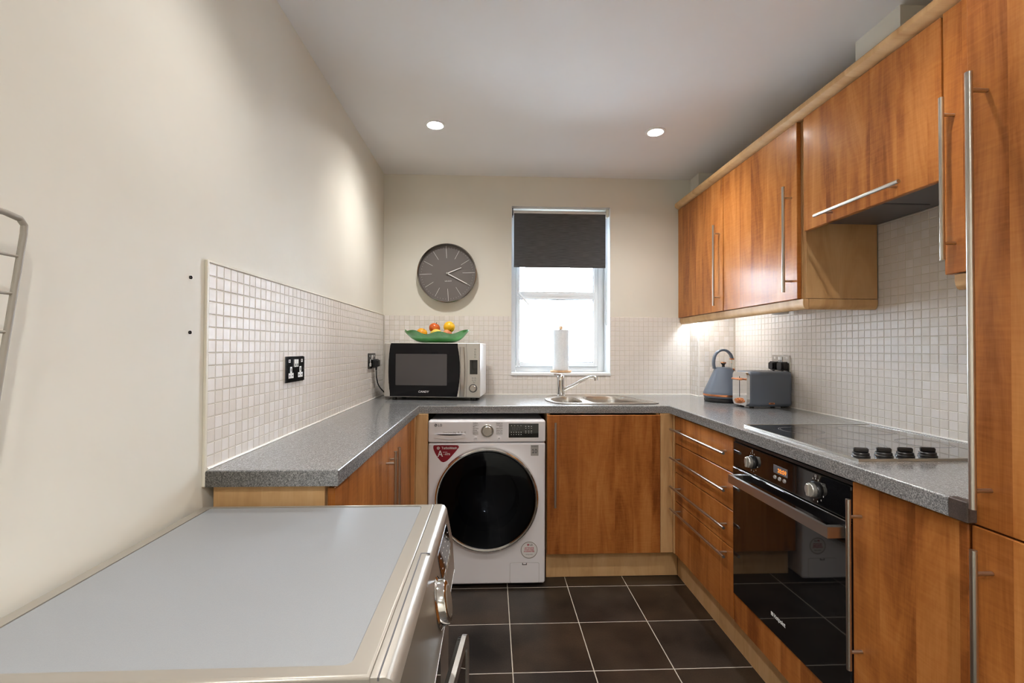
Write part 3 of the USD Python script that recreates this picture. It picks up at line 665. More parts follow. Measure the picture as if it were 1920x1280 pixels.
single('plinth', cbox(1.000, 1.016, 0.30, 2.455, 0.001, ZP - 0.003, 0.001), m_beech, 'beech plinth under the drawers and oven', 'plinth')
single('plinth', cbox(0.290, 0.9995, 2.456, 2.472, 0.001, ZP - 0.003, 0.001), m_beech, 'beech plinth under the sink cabinet', 'plinth')
fp = single('filler_post', [cbox(0.8865, XF - 0.0195 + 0.016, 2.3975, 2.4135, ZP, ZWB - 0.002, 0.001), cbox(XF - 0.002, XF + 0.016, 2.3795, 2.4135, ZP, ZWB - 0.002, 0.001)], m_beech, 'pale beech corner post between the sink cabinet and the drawers', 'corner post')

# -- back run: sink cabinet
sc = thing('base_cabinet', 'apple wood sink cabinet to the right of the washing machine', 'cabinet', (0.586, 2.7, ZP))
part('body', shell(0.287, 0.885, 2.4135, YB - 0.02, ZP, ZWB - 0.002, 'y', top=False), m_beech, sc)
d = part('door', cbox(0.2880, 0.8845, 2.394, 2.412, ZP, 0.8675, 0.002), m_wood, sc)
bar((0.3265, 2.394, 0.400), (0.3265, 2.394, 0.8345), (0, -1, 0), d)

# -- left run
LXF = -0.390
lc = thing('base_cabinet', 'shallow two door apple wood cabinet under the left worktop', 'cabinet', (-0.54, 1.76, ZP))
part('body', shell(XL + 0.012, LXF - 0.019, 1.186, 2.345, ZP, ZWB - 0.002, 'X'), m_beech, lc)
part('end_panel', cbox(XL + 0.012, LXF - 0.024, 1.168, 1.1855, 0.002, ZWB - 0.002, 0.001), m_beech, lc)
for y0, y1, yh in ((1.170, 1.7565, 1.7245), (1.7595, 2.345, 1.7915)):
    d = part('door', cbox(LXF - 0.018, LXF, y0, y1, ZP, 0.8675, 0.002), m_wood, lc)
    bar((LXF, yh, 0.400), (LXF, yh, 0.834), (1, 0, 0), d)
single('filler_post', [cbox(LXF - 0.018, LXF - 0.001, 2.348, 2.4085, ZP, ZWB - 0.002, 0.001), cbox(LXF - 0.0005, -0.329, 2.392, 2.4085, ZP, ZWB - 0.002, 0.001)], m_beech, 'narrow beech corner post to the left of the washing machine', 'corner post')
single('plinth', cbox(-0.452, -0.436, 1.19, 2.385, 0.001, ZP - 0.003, 0.001), m_beech, 'beech plinth under the left cabinet', 'plinth')

# -- wall cabinets
def wall_cab(label, y0, y1, z0, yh, zh0, zh1, body=True):
    t = thing('wall_cabinet', label, 'wall cabinet', (1.37, (y0 + y1) / 2, z0))
    part('body', body if body is not True else shell(XU + 0.019, XR - 0.003, y0 + 0.001, y1 - 0.001, z0, ZUT, 'x'), m_beech, t)
    d = part('door', cbox(XU, XU + 0.018, y0 + G, y1 - G, z0, ZUT, 0.002), m_wood, t)
    if yh: bar((XU, yh, zh0), (XU, yh, zh1), (-1, 0, 0), d)
    return t, d
bd = cat([shell(XU + 0.019, XR - 0.003, 2.3815, BY - 0.002, ZU, ZUT, 'x'), cbox(XU + 0.019, BX - 0.004, BY - 0.0015, YB - 0.004, ZU, ZUT, 0)])
wall_cab('apple wood wall cabinet in the corner above the kettle', 2.381, YB - 0.004, ZU, 2.417, 1.448, 1.880, bd)
t2, _ = wall_cab('apple wood wall cabinet to the left of the extractor hood cabinet', 1.786, 2.3785, ZU, 1.822, 1.448, 1.878, shell(XU + 0.019, XR - 0.003, 1.786, 2.3775, ZU, ZUT, 'x'))
part('end_panel', cbox(XU + 0.022, XR - 0.003, 1.767, 1.7852, ZU - 0.0005, ZUT, 0.001), m_beech, t2)
t3 = thing('wall_cabinet', 'short apple wood flap door cabinet holding the extractor hood', 'wall cabinet', (1.37, 1.47, ZH))
part('body', shell(XU + 0.019, XR - 0.003, 1.194, 1.7655, 1.78, ZUT, 'x'), m_beech, t3)
d = part('door', cbox(XU, XU + 0.018, 1.194, 1.749, ZH, ZUT - 0.004, 0.002), m_wood, t3)
bar((XU, 1.642, 1.708), (XU, 1.288, 1.708), (-1, 0, 0), d)
t4, _ = wall_cab('slim apple wood wall cabinet between the hood and the larder', 0.8875, 1.190, ZU, 1.159, 1.452, 1.882)

hd = thing('extractor_hood', 'dark grey built-in extractor hood under the flap cabinet', 'extractor hood', (1.37, 1.47, 1.70))
part('hood_body', cbox(XU + 0.0205, XR - 0.006, 1.198, 1.762, 1.712, 1.778, 0.003), m_hoodgrey, hd)
part('grease_filter', cbox(XU + 0.06, XR - 0.05, 1.24, 1.485, 1.7075, 1.7145, 0.002), m_hoodgrey, hd)
part('grease_filter', cbox(XU + 0.06, XR - 0.05, 1.495, 1.735, 1.7075, 1.7145, 0.002), m_hoodgrey, hd)
part('hood_lip', cbox(XU + 0.0205, XU + 0.040, 1.198, 1.762, 1.690, 1.711, 0.003), m_black, hd)

def moulding(profile, y0, y1):
    """profile: (x, z) polygon swept along y"""
    m = trimesh.creation.extrude_polygon(Polygon(profile), y1 - y0, engine='earcut')
    v = m.vertices.copy(); m.vertices = np.column_stack([v[:, 0], v[:, 2] + y0, v[:, 1]]); m.fix_normals(); return m
crp = [(1.196, 2.146), (1.1935, 2.150), (1.1935, 2.163), (1.196, 2.169), (1.2015, 2.1715), (1.29, 2.1715), (1.29, 2.131), (1.232, 2.131), (1.214, 2.1325), (1.206, 2.138)]
single('cornice', moulding(crp, YTALL + 0.001, YB - 0.004), m_beech, 'pale beech cornice along the top of the wall cabinets', 'cornice', smooth=50)
PZ0, PZ1 = 1.3755, 1.4155
def pel(x0, x1):
    return [(x0, PZ1), (x1, PZ1), (x1, PZ0), (x0 + 0.012, PZ0), (x0 + 0.006, PZ0 + 0.004), (x0 + 0.002, PZ0 + 0.012), (x0, PZ0 + 0.022)]
lp = thing('light_pelmet', 'pale beech pelmet under the two wall cabinets by the kettle', 'pelmet', (1.23, 2.3, PZ0))
part('front_rail', moulding(pel(1.2255, 1.2475), 1.768, YB - 0.012), m_beech, lp, smooth=50)
rt = trimesh.creation.extrude_polygon(Polygon([(q[0] - 1.2255, q[1]) for q in pel(1.2255, 1.2475)]), XR - 0.004 - 1.2485, engine='earcut')
v = rt.vertices.copy(); rt.vertices = np.column_stack([1.2485 + v[:, 2], 1.765 + v[:, 0], v[:, 1]]); rt.fix_normals()
part('end_rail', rt, m_beech, lp, smooth=50)
lp2 = thing('light_pelmet', 'short rounded beech pelmet under the slim wall cabinet', 'pelmet', (1.23, 1.03, PZ0))
part('front_rail', moulding(pel(1.2255, 1.2475), YTALL + 0.002, 1.170), m_beech, lp2, smooth=50)
rt2 = trimesh.creation.extrude_polygon(Polygon([(q[0] - 1.2255, q[1]) for q in pel(1.2255, 1.2475)]), XR - 0.004 - 1.2485, engine='earcut')
v = rt2.vertices.copy(); rt2.vertices = np.column_stack([1.2485 + v[:, 2], 1.173 - v[:, 0], v[:, 1]]); rt2.fix_normals()
part('end_rail', rt2, m_beech, lp2, smooth=50)

def puck(x, y, label):
    t = thing('under_cabinet_light', label, 'light', (x, y, ZU - 0.001))
    part('housing', lathe([(0, 0), (0.036, 0), (0.040, -0.006), (0.040, -0.016), (0.036, -0.022), (0.031, -0.022), (0.031, -0.0195), (0, -0.0195)][::-1], 32), m_steel, t, local=True)
    part('lens', lathe([(0, -0.0235), (0.029, -0.0225), (0.0305, -0.020), (0, -0.0199)], 28), m_puck, t, local=True)
puck(1.47, 2.295, 'round chrome light under the wall cabinet above the toaster')
ls = thing('strip_light', 'slim white strip light behind the pelmet above the kettle', 'light', (1.265, 2.72, 1.405))
part('strip_housing', cbox(1.2490, 1.2810, 2.50, 2.945, 1.4085, ZU - 0.001, 0.002), m_white, ls)
part('strip_tube', cyl((1.2660, 2.51, 1.3995), (1.2660, 2.935, 1.3995), 0.0075, 14), m_strip, ls)
for y in (2.502, 2.937): part('tube_holder', cbox(1.2560, 1.2760, y, y + 0.006, 1.3910, 1.4085, 0.001), m_white, ls)

# ------------------------------------------------------------------ washing machine
WMX0, WMX1, WMY = -0.3235, 0.2745, 2.362
wm = thing('washing_machine', 'white front loading washing machine with black porthole door', 'washing machine', (-0.025, 2.63, 0.0))
WT = 0.8460
wcab = rbox(WMX0, WMX1, WMY, 2.90, 0.016, 0.7325, 0.012)
wcab = manifold3d.Manifold(manifold3d.Mesh(np.array(wcab.vertices, np.float32), np.array(wcab.faces, np.uint32))) - manifold3d.Manifold.cylinder(0.30, 0.236, 0.236, 72).rotate((90, 0, 0)).translate((-0.0245, WMY + 0.25, 0.451))
part('cabinet', wcab, m_washer, wm, smooth=35)
part('control_fascia', rbox(WMX0, WMX1, WMY - 0.001, WMY + 0.07, 0.7355, WT, 0.009), m_washer, wm)
part('top_panel', cbox(WMX0 + 0.004, WMX1 - 0.004, WMY + 0.055, 2.90, 0.7345, WT - 0.004, 0.004), m_washer, wm)
for x in (WMX0 + 0.05, WMX1 - 0.05):
    for y in (WMY + 0.06, 2.84): part('foot', cyl((x, y, 0.0005), (x, y, 0.022), 0.02, 16), m_black, wm)
yf = WMY - 0.001
dr = part('detergent_drawer', plate(rrect(-0.3165, -0.1115, 0.739, 0.838, 0.006), -0.002, 0.0012, (0, yf, 0), FRONT), m_washer, wm)
lipc = [(-0.290, 0.778), (-0.135, 0.778)] + [(-0.135 - 0.155 * t, 0.778 - 0.027 * math.sin(PI * (0.12 + 0.76 * t)) ** 0.6) for t in np.linspace(0, 1, 14)]
part('drawer_pull', plate(Polygon(lipc).buffer(0), 0.0012, 0.0055, (0, yf, 0), FRONT), m_washer, dr)
part('drawer_gap', plate(Polygon([(-0.288, 0.7785), (-0.138, 0.7785), (-0.165, 0.7735), (-0.213, 0.7715), (-0.26, 0.7735)]), 0.0054, 0.0062, (0, yf, 0), FRONT), m_dark, dr)
def ring(cx, cz, r0, r1): return Point(cx, cz).buffer(r1, quad_segs=12).difference(Point(cx, cz).buffer(r0, quad_segs=12))
def lg(cx, cz, h, frame, orig):
    """round face emblem and the two letters"""
    r = h * 0.62
    disc = Point(cx, cz).buffer(r, quad_segs=10)
    cut = ring(cx, cz, r * 0.62, r * 0.76).intersection(sbox(cx - r, cz - r, cx + r, cz + r)).difference(sbox(cx, cz, cx + r, cz + r))
    cut = cut.union(sbox(cx - r * 0.12, cz - r * 0.35, cx + r * 0.02, cz + r * 0.4)).union(sbox(cx - r * 0.12, cz - r * 0.35, cx + r * 0.3, cz - r * 0.22)).union(Point(cx - r * 0.38, cz + r * 0.32).buffer(r * 0.12)).union(sbox(cx + r * 0.3, cz - r * 0.06, cx + r * 0.76, cz + r * 0.08))
    return plate(disc.difference(cut), 0, 0.0005, orig, frame), text('LG', h, tuple(np.array(orig) + np.array(frame[0]) * (cx + h * 1.85) + np.array(frame[1]) * (cz - h / 2)), frame, True)
o = (0, yf - 0.0012, 0)
a, b = lg(-0.2855, 0.8235, 0.0120, FRONT, o)
part('maker_logo', [a, b], m_print, wm, smooth=False, label='dark grey maker logo')
part('drawer_print', [text('Direct Drive 8kg', 0.0068, (-0.2155, yf - 0.0012, 0.783), FRONT, True, width=0.066)] + [plate(sbox(x - 0.003, 0.783, x + 0.003, 0.791).difference(sbox(x - 0.0012, 0.785, x + 0.0012, 0.788)), 0, 0.0005, o, FRONT) for x in (-0.170, -0.153, -0.136)], m_greylabel, wm, smooth=False)
lines, tl = [], []
left = ['Cotton', 'Cotton +', 'Mix', 'Easy Care', 'Duvet', 'Sports Wear', 'Allergy Care']
right = ['Speed 14', 'Delicates', 'Wool', 'Dark Wash', 'Gentle Care', 'Rinse+Spin', 'Download Cycle']
for k in range(7):
    z = 0.8305 - k * 0.0089
    lines.append(text(left[k], 0.0046, (-0.0975, yf, z), FRONT, True, centre=False, width=min(0.028, 0.0042 * len(left[k]))))
    w_ = min(0.032, 0.0042 * len(right[k]))
    lines.append(text(right[k], 0.0046, (0.0535 - w_, yf, z), FRONT, True, centre=False, width=w_))
part('programme_print', lines, m_print, wm, smooth=False)
part('dial_ring', lathe([(0.0265, 0), (0.0305, 0.0), (0.0330, 0.004), (0.0310, 0.006), (0.0265, 0.004)], 40, 'y-', (-0.0235, yf, 0.7945)), m_silver, wm)
part('programme_dial', lathe([(0, 0.017), (0.022, 0.017), (0.0245, 0.014), (0.0260, 0.0), (0.0, 0.0)], 40, 'y-', (-0.0235, yf, 0.7945)), m_steel, wm)
for x in (-0.081, 0.037):
    part('round_button', lathe([(0, 0.003), (0.008, 0.003), (0.0095, 0.0015), (0.0100, 0.0035), (0.0115, 0.0025), (0.0115, 0.0)], 28, 'y-', (x, yf, 0.7545)), m_washer, wm)
    part('button_symbol', plate(ring(x, 0.7545, 0.0024, 0.0034) if x < 0 else Polygon([(x - 0.003, 0.7515), (x - 0.003, 0.7575), (x + 0.003, 0.7545)]), 0.003, 0.0036, (0, yf, 0), FRONT), m_print, wm, smooth=False)
part('display', plate(rrect(0.0855, 0.2385, 0.7595, 0.8305, 0.001), -0.001, 0.0008, (0, yf, 0), FRONT), m_gloss, wm, smooth=False)
dp = [text('88:88', 0.0150, (0.122, yf - 0.0008, 0.7975), FRONT, False, width=0.040)]
dp2 = []
for i in range(5):
    for z in (0.775, 0.7865): dp2.append(plate(sbox(-0.0018, -0.0018, 0.0018, 0.0018), 0.0008, 0.0012, (0.099 + i * 0.0125, yf, z), FRONT))
for i in range(4): dp2.append(plate(sbox(-0.002, -0.0015, 0.002, 0.0015), 0.0008, 0.0012, (0.100 + i * 0.016, yf, 0.8205), FRONT))
for i in range(3):
    for z in (0.783, 0.7925, 0.807, 0.8165): dp2.append(plate(sbox(-0.003, -0.0012, 0.003, 0.0012), 0.0008, 0.0012, (0.173 + i * 0.0145, yf, z), FRONT))
part('display_digits', dp, m_hoodgrey, wm, smooth=False)
part('display_symbols', dp2, m_whiteprint, wm, smooth=False)
# stickers
st = Polygon([tuple(p) for p in bez([(-0.292, 0.722), (-0.24, 0.7225), (-0.185, 0.722), (-0.172, 0.720), (-0.168, 0.712), (-0.176, 0.700), (-0.197, 0.675), (-0.222, 0.648), (-0.238, 0.638), (-0.250, 0.637), (-0.262, 0.645), (-0.282, 0.672), (-0.295, 0.700), (-0.297, 0.716), (-0.293, 0.7218)], 5)]).buffer(0)
stk = part('energy_sticker', plate(st, 0, 0.0008, (0, WMY, 0), FRONT), m_red, wm, smooth=False, label='dark red energy rating sticker')
oz = (0, WMY - 0.0008, 0)
part('sticker_print', [plate(ring(-0.272, 0.7075, 0.0045, 0.0075).union(Point(-0.272, 0.7075).buffer(0.0025)), 0, 0.0005, oz, FRONT), text('TurboWash', 0.0115, (-0.2165, WMY - 0.0008, 0.702), FRONT, True, width=0.078),
     text('A', 0.0290, (-0.262, WMY - 0.0008, 0.665), FRONT, True), text('+++', 0.0085, (-0.2375, WMY - 0.0008, 0.683), FRONT, True, width=0.022), text('-40%', 0.0100, (-0.2285, WMY - 0.0008, 0.672), FRONT, True, italic=0.2, width=0.034)], m_whiteprint, stk, smooth=False)
ws = part('warranty_sticker', plate(sbox(0.199, 0.666, 0.2385, 0.7205), 0, 0.0007, (0, WMY, 0), FRONT), m_greylabel, wm, smooth=False, label='small grey sticker reading 10')
part('sticker_print', [text('10', 0.0200, (0.2185, WMY - 0.0007, 0.680), FRONT, True, width=0.027), text('YEAR WARRANTY', 0.0045, (0.2185, WMY - 0.0007, 0.712), FRONT, True, width=0.034)], m_print, ws, smooth=False)
gs = part('guarantee_sticker', lathe([(0, 0.0006), (0.039, 0.0006), (0.039, 0.0)], 40, 'y-', (0.1925, WMY, 0.187)), m_whiteprint, wm, smooth=False, label='round white guarantee sticker with grey border')
part('sticker_border', plate(ring(0.1925, 0.187, 0.0395, 0.0428), 0, 0.001, (0, WMY, 0), FRONT), m_steel, gs, smooth=False)
a, b = lg(0.1870, 0.2135, 0.0085, FRONT, (0, WMY - 0.0006, 0))
part('sticker_print', [a, text('ACTIVATE', 0.0072, (0.1925, WMY - 0.0006, 0.1945), FRONT, True, width=0.047), text('YOUR FREE', 0.0072, (0.1925, WMY - 0.0006, 0.1855), FRONT, True, width=0.050), text('GUARANTEE', 0.0072, (0.1925, WMY - 0.0006, 0.1765), FRONT, True, width=0.054)], m_redprint, gs, smooth=False)
part('sticker_print', [b, text('www.lg.com/uk', 0.0045, (0.1925, WMY - 0.0006, 0.163), FRONT, False, width=0.036)], m_print, gs, smooth=False)
fc = part('filter_cover', plate(rrect(0.0955, 0.2425, 0.0235, 0.122, 0.008), -0.001, 0.0018, (0, WMY, 0), FRONT), m_washer, wm, smooth=False)
part('cover_seam', plate(rrect(0.0940, 0.2440, 0.0220, 0.1235, 0.009).difference(rrect(0.0955, 0.2425, 0.0235, 0.122, 0.008)), -0.001, 0.0005, (0, WMY, 0), FRONT), m_greylabel, fc, smooth=False)
part('cover_catch', plate(sbox(0.157, 0.113, 0.181, 0.1225).difference(sbox(0.161, 0.1165, 0.177, 0.1225)), 0.0018, 0.003, (0, WMY, 0), FRONT), m_print, fc, smooth=False)
# porthole
C = (-0.0245, WMY - 0.002, 0.451)
wd = part('porthole_door', lathe([(0.2440, 0.0), (0.2640, 0), (0.2645, 0.012), (0.2630, 0.022), (0.2590, 0.029), (0.2530, 0.032), (0.2475, 0.031), (0.2440, 0.026), (0.2440, 0.0)], 90, 'y-', C), m_ring, wm, label='chrome ring of the porthole door')
part('door_glass', lathe([(0, 0.041), (0.05, 0.0405), (0.11, 0.038), (0.17, 0.034), (0.215, 0.029), (0.2395, 0.0245), (0.2438, 0.020), (0.2438, 0.018), (0.215, 0.025), (0.17, 0.030), (0.11, 0.034), (0, 0.037)], 90, 'y-', C), m_smoke, wd, label='tinted glass of the porthole door')
part('glass_surround', lathe([(0.165, 0.004), (0.2435, 0.012), (0.2435, 0.009), (0.168, 0.001)], 90, 'y-', C), m_black, wd)
part('glass_bowl', lathe([(0.169, 0.004), (0.165, -0.03), (0.150, -0.085), (0.11, -0.12), (0.05, -0.132), (0.0, -0.134), (0.0, -0.138), (0.05, -0.136), (0.115, -0.124), (0.155, -0.087), (0.171, -0.03), (0.175, 0.0)], 72, 'y-', C), m_drum, wd)
part('door_seal', lathe([(0.172, -0.002), (0.2355, -0.002), (0.2355, -0.02), (0.180, -0.05), (0.178, -0.15), (0.0, -0.15), (0.0, -0.155), (0.2355, -0.155)], 60, 'y-', C), m_dark, wm)

# ------------------------------------------------------------------ microwave
MW, MH, MD = 0.556, 0.312, 0.285
mc = thing('microwave', 'silver microwave oven with black door under the fruit bowl', 'microwave', (-0.345, 2.645, ZW), rotz=-math.radians(6.5))
z0 = 0.017
def L(name, mesh, mat, parent=mc, **k): return part(name, mesh, mat, parent, local=True, **k)
L('casing', cbox(-MW / 2 + 0.003, MW / 2 - 0.003, 0.016, MD, z0, z0 + MH - 0.002, 0.004), m_white)
L('front_frame', rbox(-MW / 2, MW / 2, 0, 0.024, z0, z0 + MH, 0.008), m_micro)
px = lambda u: (u - 755) / 1046 * MW
pz = lambda v: z0 + (1076 - v) / 596 * MH
gl = [(px(300), pz(1066))] + [(px(283 + 22 * ((t - 0.5) * 2) ** 2), pz(1066 - 579 * t)) for t in np.linspace(0.05, 0.95, 10)] + [(px(310), pz(487)), (px(1035), pz(487))] + [(px(1062 - 32 * ((t - 0.5) * 2) ** 2), pz(487 + 579 * t)) for t in np.linspace(0.05, 0.95, 10)] + [(px(1030), pz(1066))]
dg = L('door_glass', plate(Polygon(gl).buffer(0), -0.002, 0.0025, (0, 0, 0), FRONT), m_darkgloss, smooth=False)
part('door_window', plate(rrect(px(362), px(922), pz(945), pz(603), 0.004), 0.0025, 0.0031, (0, 0, 0), FRONT), m_winmesh, dg, smooth=False, local=True)
part('maker_name', text('CANDY', 0.0115, (px(672), -0.0025, pz(1024)), FRONT, True, italic=0.2, width=0.062), m_whiteprint, dg, smooth=False, local=True)
hpts = [(px(1083 + 14 * (1 - ((t - 0.5) * 2) ** 2) + 0), -0.012 - 0.014 * (1 - ((t - 0.5) * 2) ** 4), pz(1060 - 535 * t)) for t in np.linspace(0, 1, 18)]
hv = []
for (x, y, z) in hpts: hv += [(x - 0.0125, y + 0.004, z), (x - 0.0095, y, z), (x + 0.0095, y, z), (x + 0.0125, y + 0.004, z), (x + 0.0125, 0.0, z), (x - 0.0125, 0.0, z)]
hf = []
for i in range(len(hpts) - 1):
    for k in range(6):
        l = (k + 1) % 6; a_, b_ = i * 6, (i + 1) * 6
        hf += [(a_ + k, a_ + l, b_ + l), (a_ + k, b_ + l, b_ + k)]
hf += [(0, k + 1, k) for k in range(1, 5)]; e_ = (len(hpts) - 1) * 6; hf += [(e_, e_ + k, e_ + k + 1) for k in range(1, 5)]
hh = trimesh.Trimesh(hv, hf, process=False); hh.fix_normals()
L('door_handle', hh, m_steel, smooth=40)
L('door_gap', plate(Polygon([(px(1128 + 8 * math.sin(PI * t)), pz(487 + 585 * t)) for t in np.linspace(0, 1, 12)] + [(px(1131 + 8 * math.sin(PI * t)), pz(487 + 585 * t)) for t in np.linspace(1, 0, 12)]), 0.0, 0.0006, (0, 0, 0), FRONT), m_print, smooth=False)
L('display', plate(rrect(px(1168), px(1250), pz(820), pz(666), 0.001), -0.001, 0.0012, (0, 0, 0), FRONT), m_gloss, smooth=False)
for (u, v) in ((1225, 548), (1225, 577), (1225, 605), (1225, 633), (1200, 858), (1228, 858), (1200, 884), (1228, 884), (1214, 908)):
    L('keypad_button', lathe([(0, 0.002), (0.0048, 0.002), (0.006, 0.0), (0.006, -0.001)], 16, 'y-', (px(u), 0, pz(v))), m_silver)
L('knob_ring', lathe([(0.020, 0), (0.0235, 0.0), (0.0235, 0.002), (0.020, 0.002)], 32, 'y-', (px(1204), 0, pz(972))), m_print)
L('dial_knob', lathe([(0, 0.014), (0.016, 0.014), (0.0185, 0.011), (0.020, 0.0), (0.0, -0.001)], 32, 'y-', (px(1204), 0, pz(972))), m_steel)
for x in (-0.23, 0.23):
    for y in (0.05, 0.23): L('foot', cyl((x, y, 0.0005), (x, y, z0 + 0.002), 0.014, 16), m_black)

# fruit bowl on the microwave
MZ = ZW + z0 + MH - 0.002
fb = thing('fruit_bowl', 'glossy green leaf shaped ceramic fruit bowl on the microwave', 'bowl', (-0.335, 2.80, MZ))
nu, nv = 61, 17
BV, BF = [], []
for side in (0, 1):
    for i in range(nu):
        s = -1 + 2 * i / (nu - 1)
        w = 0.088 * max(0.0, 1 - abs(s) ** 2.4) ** 0.75 + 0.003
        zr = 0.060 + 0.018 * abs(s) ** 2 + 0.006 * math.sin(s * 7.5 + 0.6)
        zf = 0.004 + (zr - 0.006) * abs(s) ** 3.6
        for j in range(nv):
            t = -1 + 2 * j / (nv - 1)
            x, y = s * 0.192, t * w + 0.010 * math.sin(s * 3)
            z = zf + (zr - zf) * abs(t) ** 2.3 + 0.0035 * math.sin(s * 9 + 0.8 + (1.5 if t > 0 else 0)) * abs(t) ** 2
            BV.append((x, y, z if side == 0 else z - 0.0045 - (0.0 if abs(t) < 0.99 else -0.003)))
for side in (0, 1):
    o_ = side * nu * nv
    for i in range(nu - 1):
        for j in range(nv - 1):
            a_, b_, c_, d_ = o_ + i * nv + j, o_ + (i + 1) * nv + j, o_ + (i + 1) * nv + j + 1, o_ + i * nv + j + 1
            BF += [(a_, b_, c_), (a_, c_, d_)] if side == 0 else [(a_, c_, b_), (a_, d_, c_)]
per = [i * nv for i in range(nu)] + [(nu - 1) * nv + j for j in range(1, nv)] + [i * nv + nv - 1 for i in range(nu - 2, -1, -1)] + [j for j in range(nv - 2, 0, -1)]
for k in range(len(per)):
    a_, b_ = per[k], per[(k + 1) % len(per)]; q = nu * nv
    BF += [(a_, q + a_, q + b_), (a_, q + b_, b_)]
bm = trimesh.Trimesh(BV, BF, process=False); bm.vertices[:, 2] = np.maximum(bm.vertices[:, 2], 0.0006)
bm.fix_normals()
part('leaf', bm, m_leaf, fb, smooth=60, local=True)
part('leaf_rib', tube(bez([(-0.19, -0.006, 0.080), (-0.12, -0.004, 0.024), (0.0, 0.0, 0.0065), (0.12, 0.004, 0.024), (0.19, 0.006, 0.080)], 8), 0.003, 8), m_leaf, fb, local=True)
def fruit(name, label, c, x, y, z, r, mat, sq=(1, 1, 1), stem=True, rx=0.0, dimple=0.12):
    t = thing(name, label, c, (x, y, z))
    s = trimesh.creation.icosphere(4, 1.0); v = s.vertices
    d = np.exp(-((1 - np.abs(v[:, 2])) / 0.05))
    v2 = v * (1 - dimple * d[:, None]); v2 *= 1 + 0.02 * (meshkit.noise(v * 2 + 3 + x * 10)[:, None] - 0.5)
    if name == 'lemon':
        v2 = v * 1.0; tip = np.clip(np.abs(v[:, 2]) - 0.86, 0, 1) / 0.14; v2[:, 2] += np.sign(v[:, 2]) * 0.22 * tip ** 1.5
    s.vertices = v2 * r * np.array(sq)
    R = trimesh.transformations.rotation_matrix(rx, [0.3, 1, 0]); s.apply_transform(R)
    part('flesh', s, mat, t, smooth=True, local=True)
    if stem:
        top = (R @ np.array([0, 0, r * sq[2] * ((1 - dimple) if name != 'lemon' else 1.2), 1]))[:3]; dirv = (R @ np.array([0, 0, 1, 0]))[:3]
        part('stem', cyl(top - dirv * 0.003, top + dirv * (0.010 if name in ('apple', 'peach') else 0.002), 0.0018 if name == 'apple' else 0.003, 8), m_edge, t, local=True)
fruit('orange', 'orange at the left end of the green bowl', 'orange', -0.425, 2.795, MZ + 0.058, 0.033, m_orange, rx=0.5)
fruit('lemon', 'yellow lemon lying in the middle of the green bowl', 'lemon', -0.333, 2.775, MZ + 0.059, 0.027, m_lemon, (0.95, 0.95, 1.25), rx=PI / 2 + 0.15, dimple=0)
fruit('apple', 'red and orange apple on top of the fruit', 'apple', -0.352, 2.822, MZ + 0.093, 0.0335, m_apple, (1, 1, 0.92), rx=0.4)
fruit('orange', 'bright yellow orange on top of the fruit', 'orange', -0.262, 2.808, MZ + 0.099, 0.0345, m_yellow, rx=0.9)
fruit('peach', 'pinkish peach beneath the bright yellow orange', 'peach', -0.272, 2.790, MZ + 0.054, 0.029, m_peach, rx=0.7)

# ------------------------------------------------------------------ sockets
def socket(name, label, org, frame, plate_mat, plugs=()):
    o = np.array(org); t = thing(name, label, 'socket', org)
    P = lambda poly, a, b: plate(poly, a, b, org, frame)
    part('face_plate', P(rrect(-0.073, 0.073, -0.043, 0.043, 0.003), 0.001, 0.0075), plate_mat, t, smooth=False)
    part('plate_edge', P(rrect(-0.0745, 0.0745, -0.0445, 0.0445, 0.0035), 0.0, 0.0035), m_chrome, t, smooth=False)
    for s in (-1, 1):
        x = s * 0.038
        ins = part('socket_insert', P(sbox(x - 0.0075, -0.012, x + 0.0075, 0.009).union(sbox(x - 0.019, -0.030, x + 0.019, -0.0125)), 0.0075, 0.0082), m_white, t, smooth=False)
        part('pin_hole', P(sbox(x - 0.0024, -0.007, x + 0.0024, 0.004).union(sbox(x - 0.0145, -0.0235, x - 0.0080, -0.0195)).union(sbox(x + 0.0080, -0.0235, x + 0.0145, -0.0195)), 0.0082, 0.0084), m_black, ins, smooth=False)
        sw = part('rocker', P(sbox(s * 0.0085 - 0.0065, 0.008, s * 0.0085 + 0.0065, 0.034), 0.0075, 0.0105), m_white, t, smooth=False)
        part('rocker_painted_shade', P(sbox(s * 0.0085 - 0.004, 0.011, s * 0.0085 + 0.004, 0.019), 0.0105, 0.0109), m_print, sw, smooth=False)  # dark patch laid on as shade at one end of the rocker
        part('indicator', P(sbox(s * 0.050 - 0.007, 0.0235, s * 0.050 + 0.007, 0.034).difference(sbox(s * 0.050 - 0.0035, 0.0260, s * 0.050 + 0.0035, 0.0315)), 0.0075, 0.0080), m_white, t, smooth=False)
        part('screw', plate(Point(s * 0.0655, 0.0).buffer(0.0035), 0.0075, 0.0083, org, frame), m_chrome, t, smooth=False)
    return t
def plug(label, org, frame, s):
    """three pin plug on socket side s, body hanging over the insert"""
    t = thing('plug', label, 'plug', org)
    b = extr(rrect(-0.024, 0.024, -0.026, 0.020, 0.010), 0.0086, 0.030)
    b2 = extr(rrect(-0.018, 0.018, -0.022, 0.015, 0.009), 0.030, 0.040)
    part('plug_body', [to_plane(b, org, *frame), to_plane(b2, org, *frame)], m_black, t)
    part('cable_grip', to_plane(cyl((0, -0.020, 0.022), (0, -0.045, 0.022), 0.0062, 12, 0.0045), org, *frame), m_black, t)
    return t
m_nickel = pbr('black_nickel', (0.055, 0.057, 0.065), 0.12, 1.0)
SZ = 1.1400
socket('wall_socket', 'black double wall socket on left tiles, nothing plugged in', (XL + 0.0013, 1.6445, SZ), FACE_R, m_nickel)
s2y = 2.668
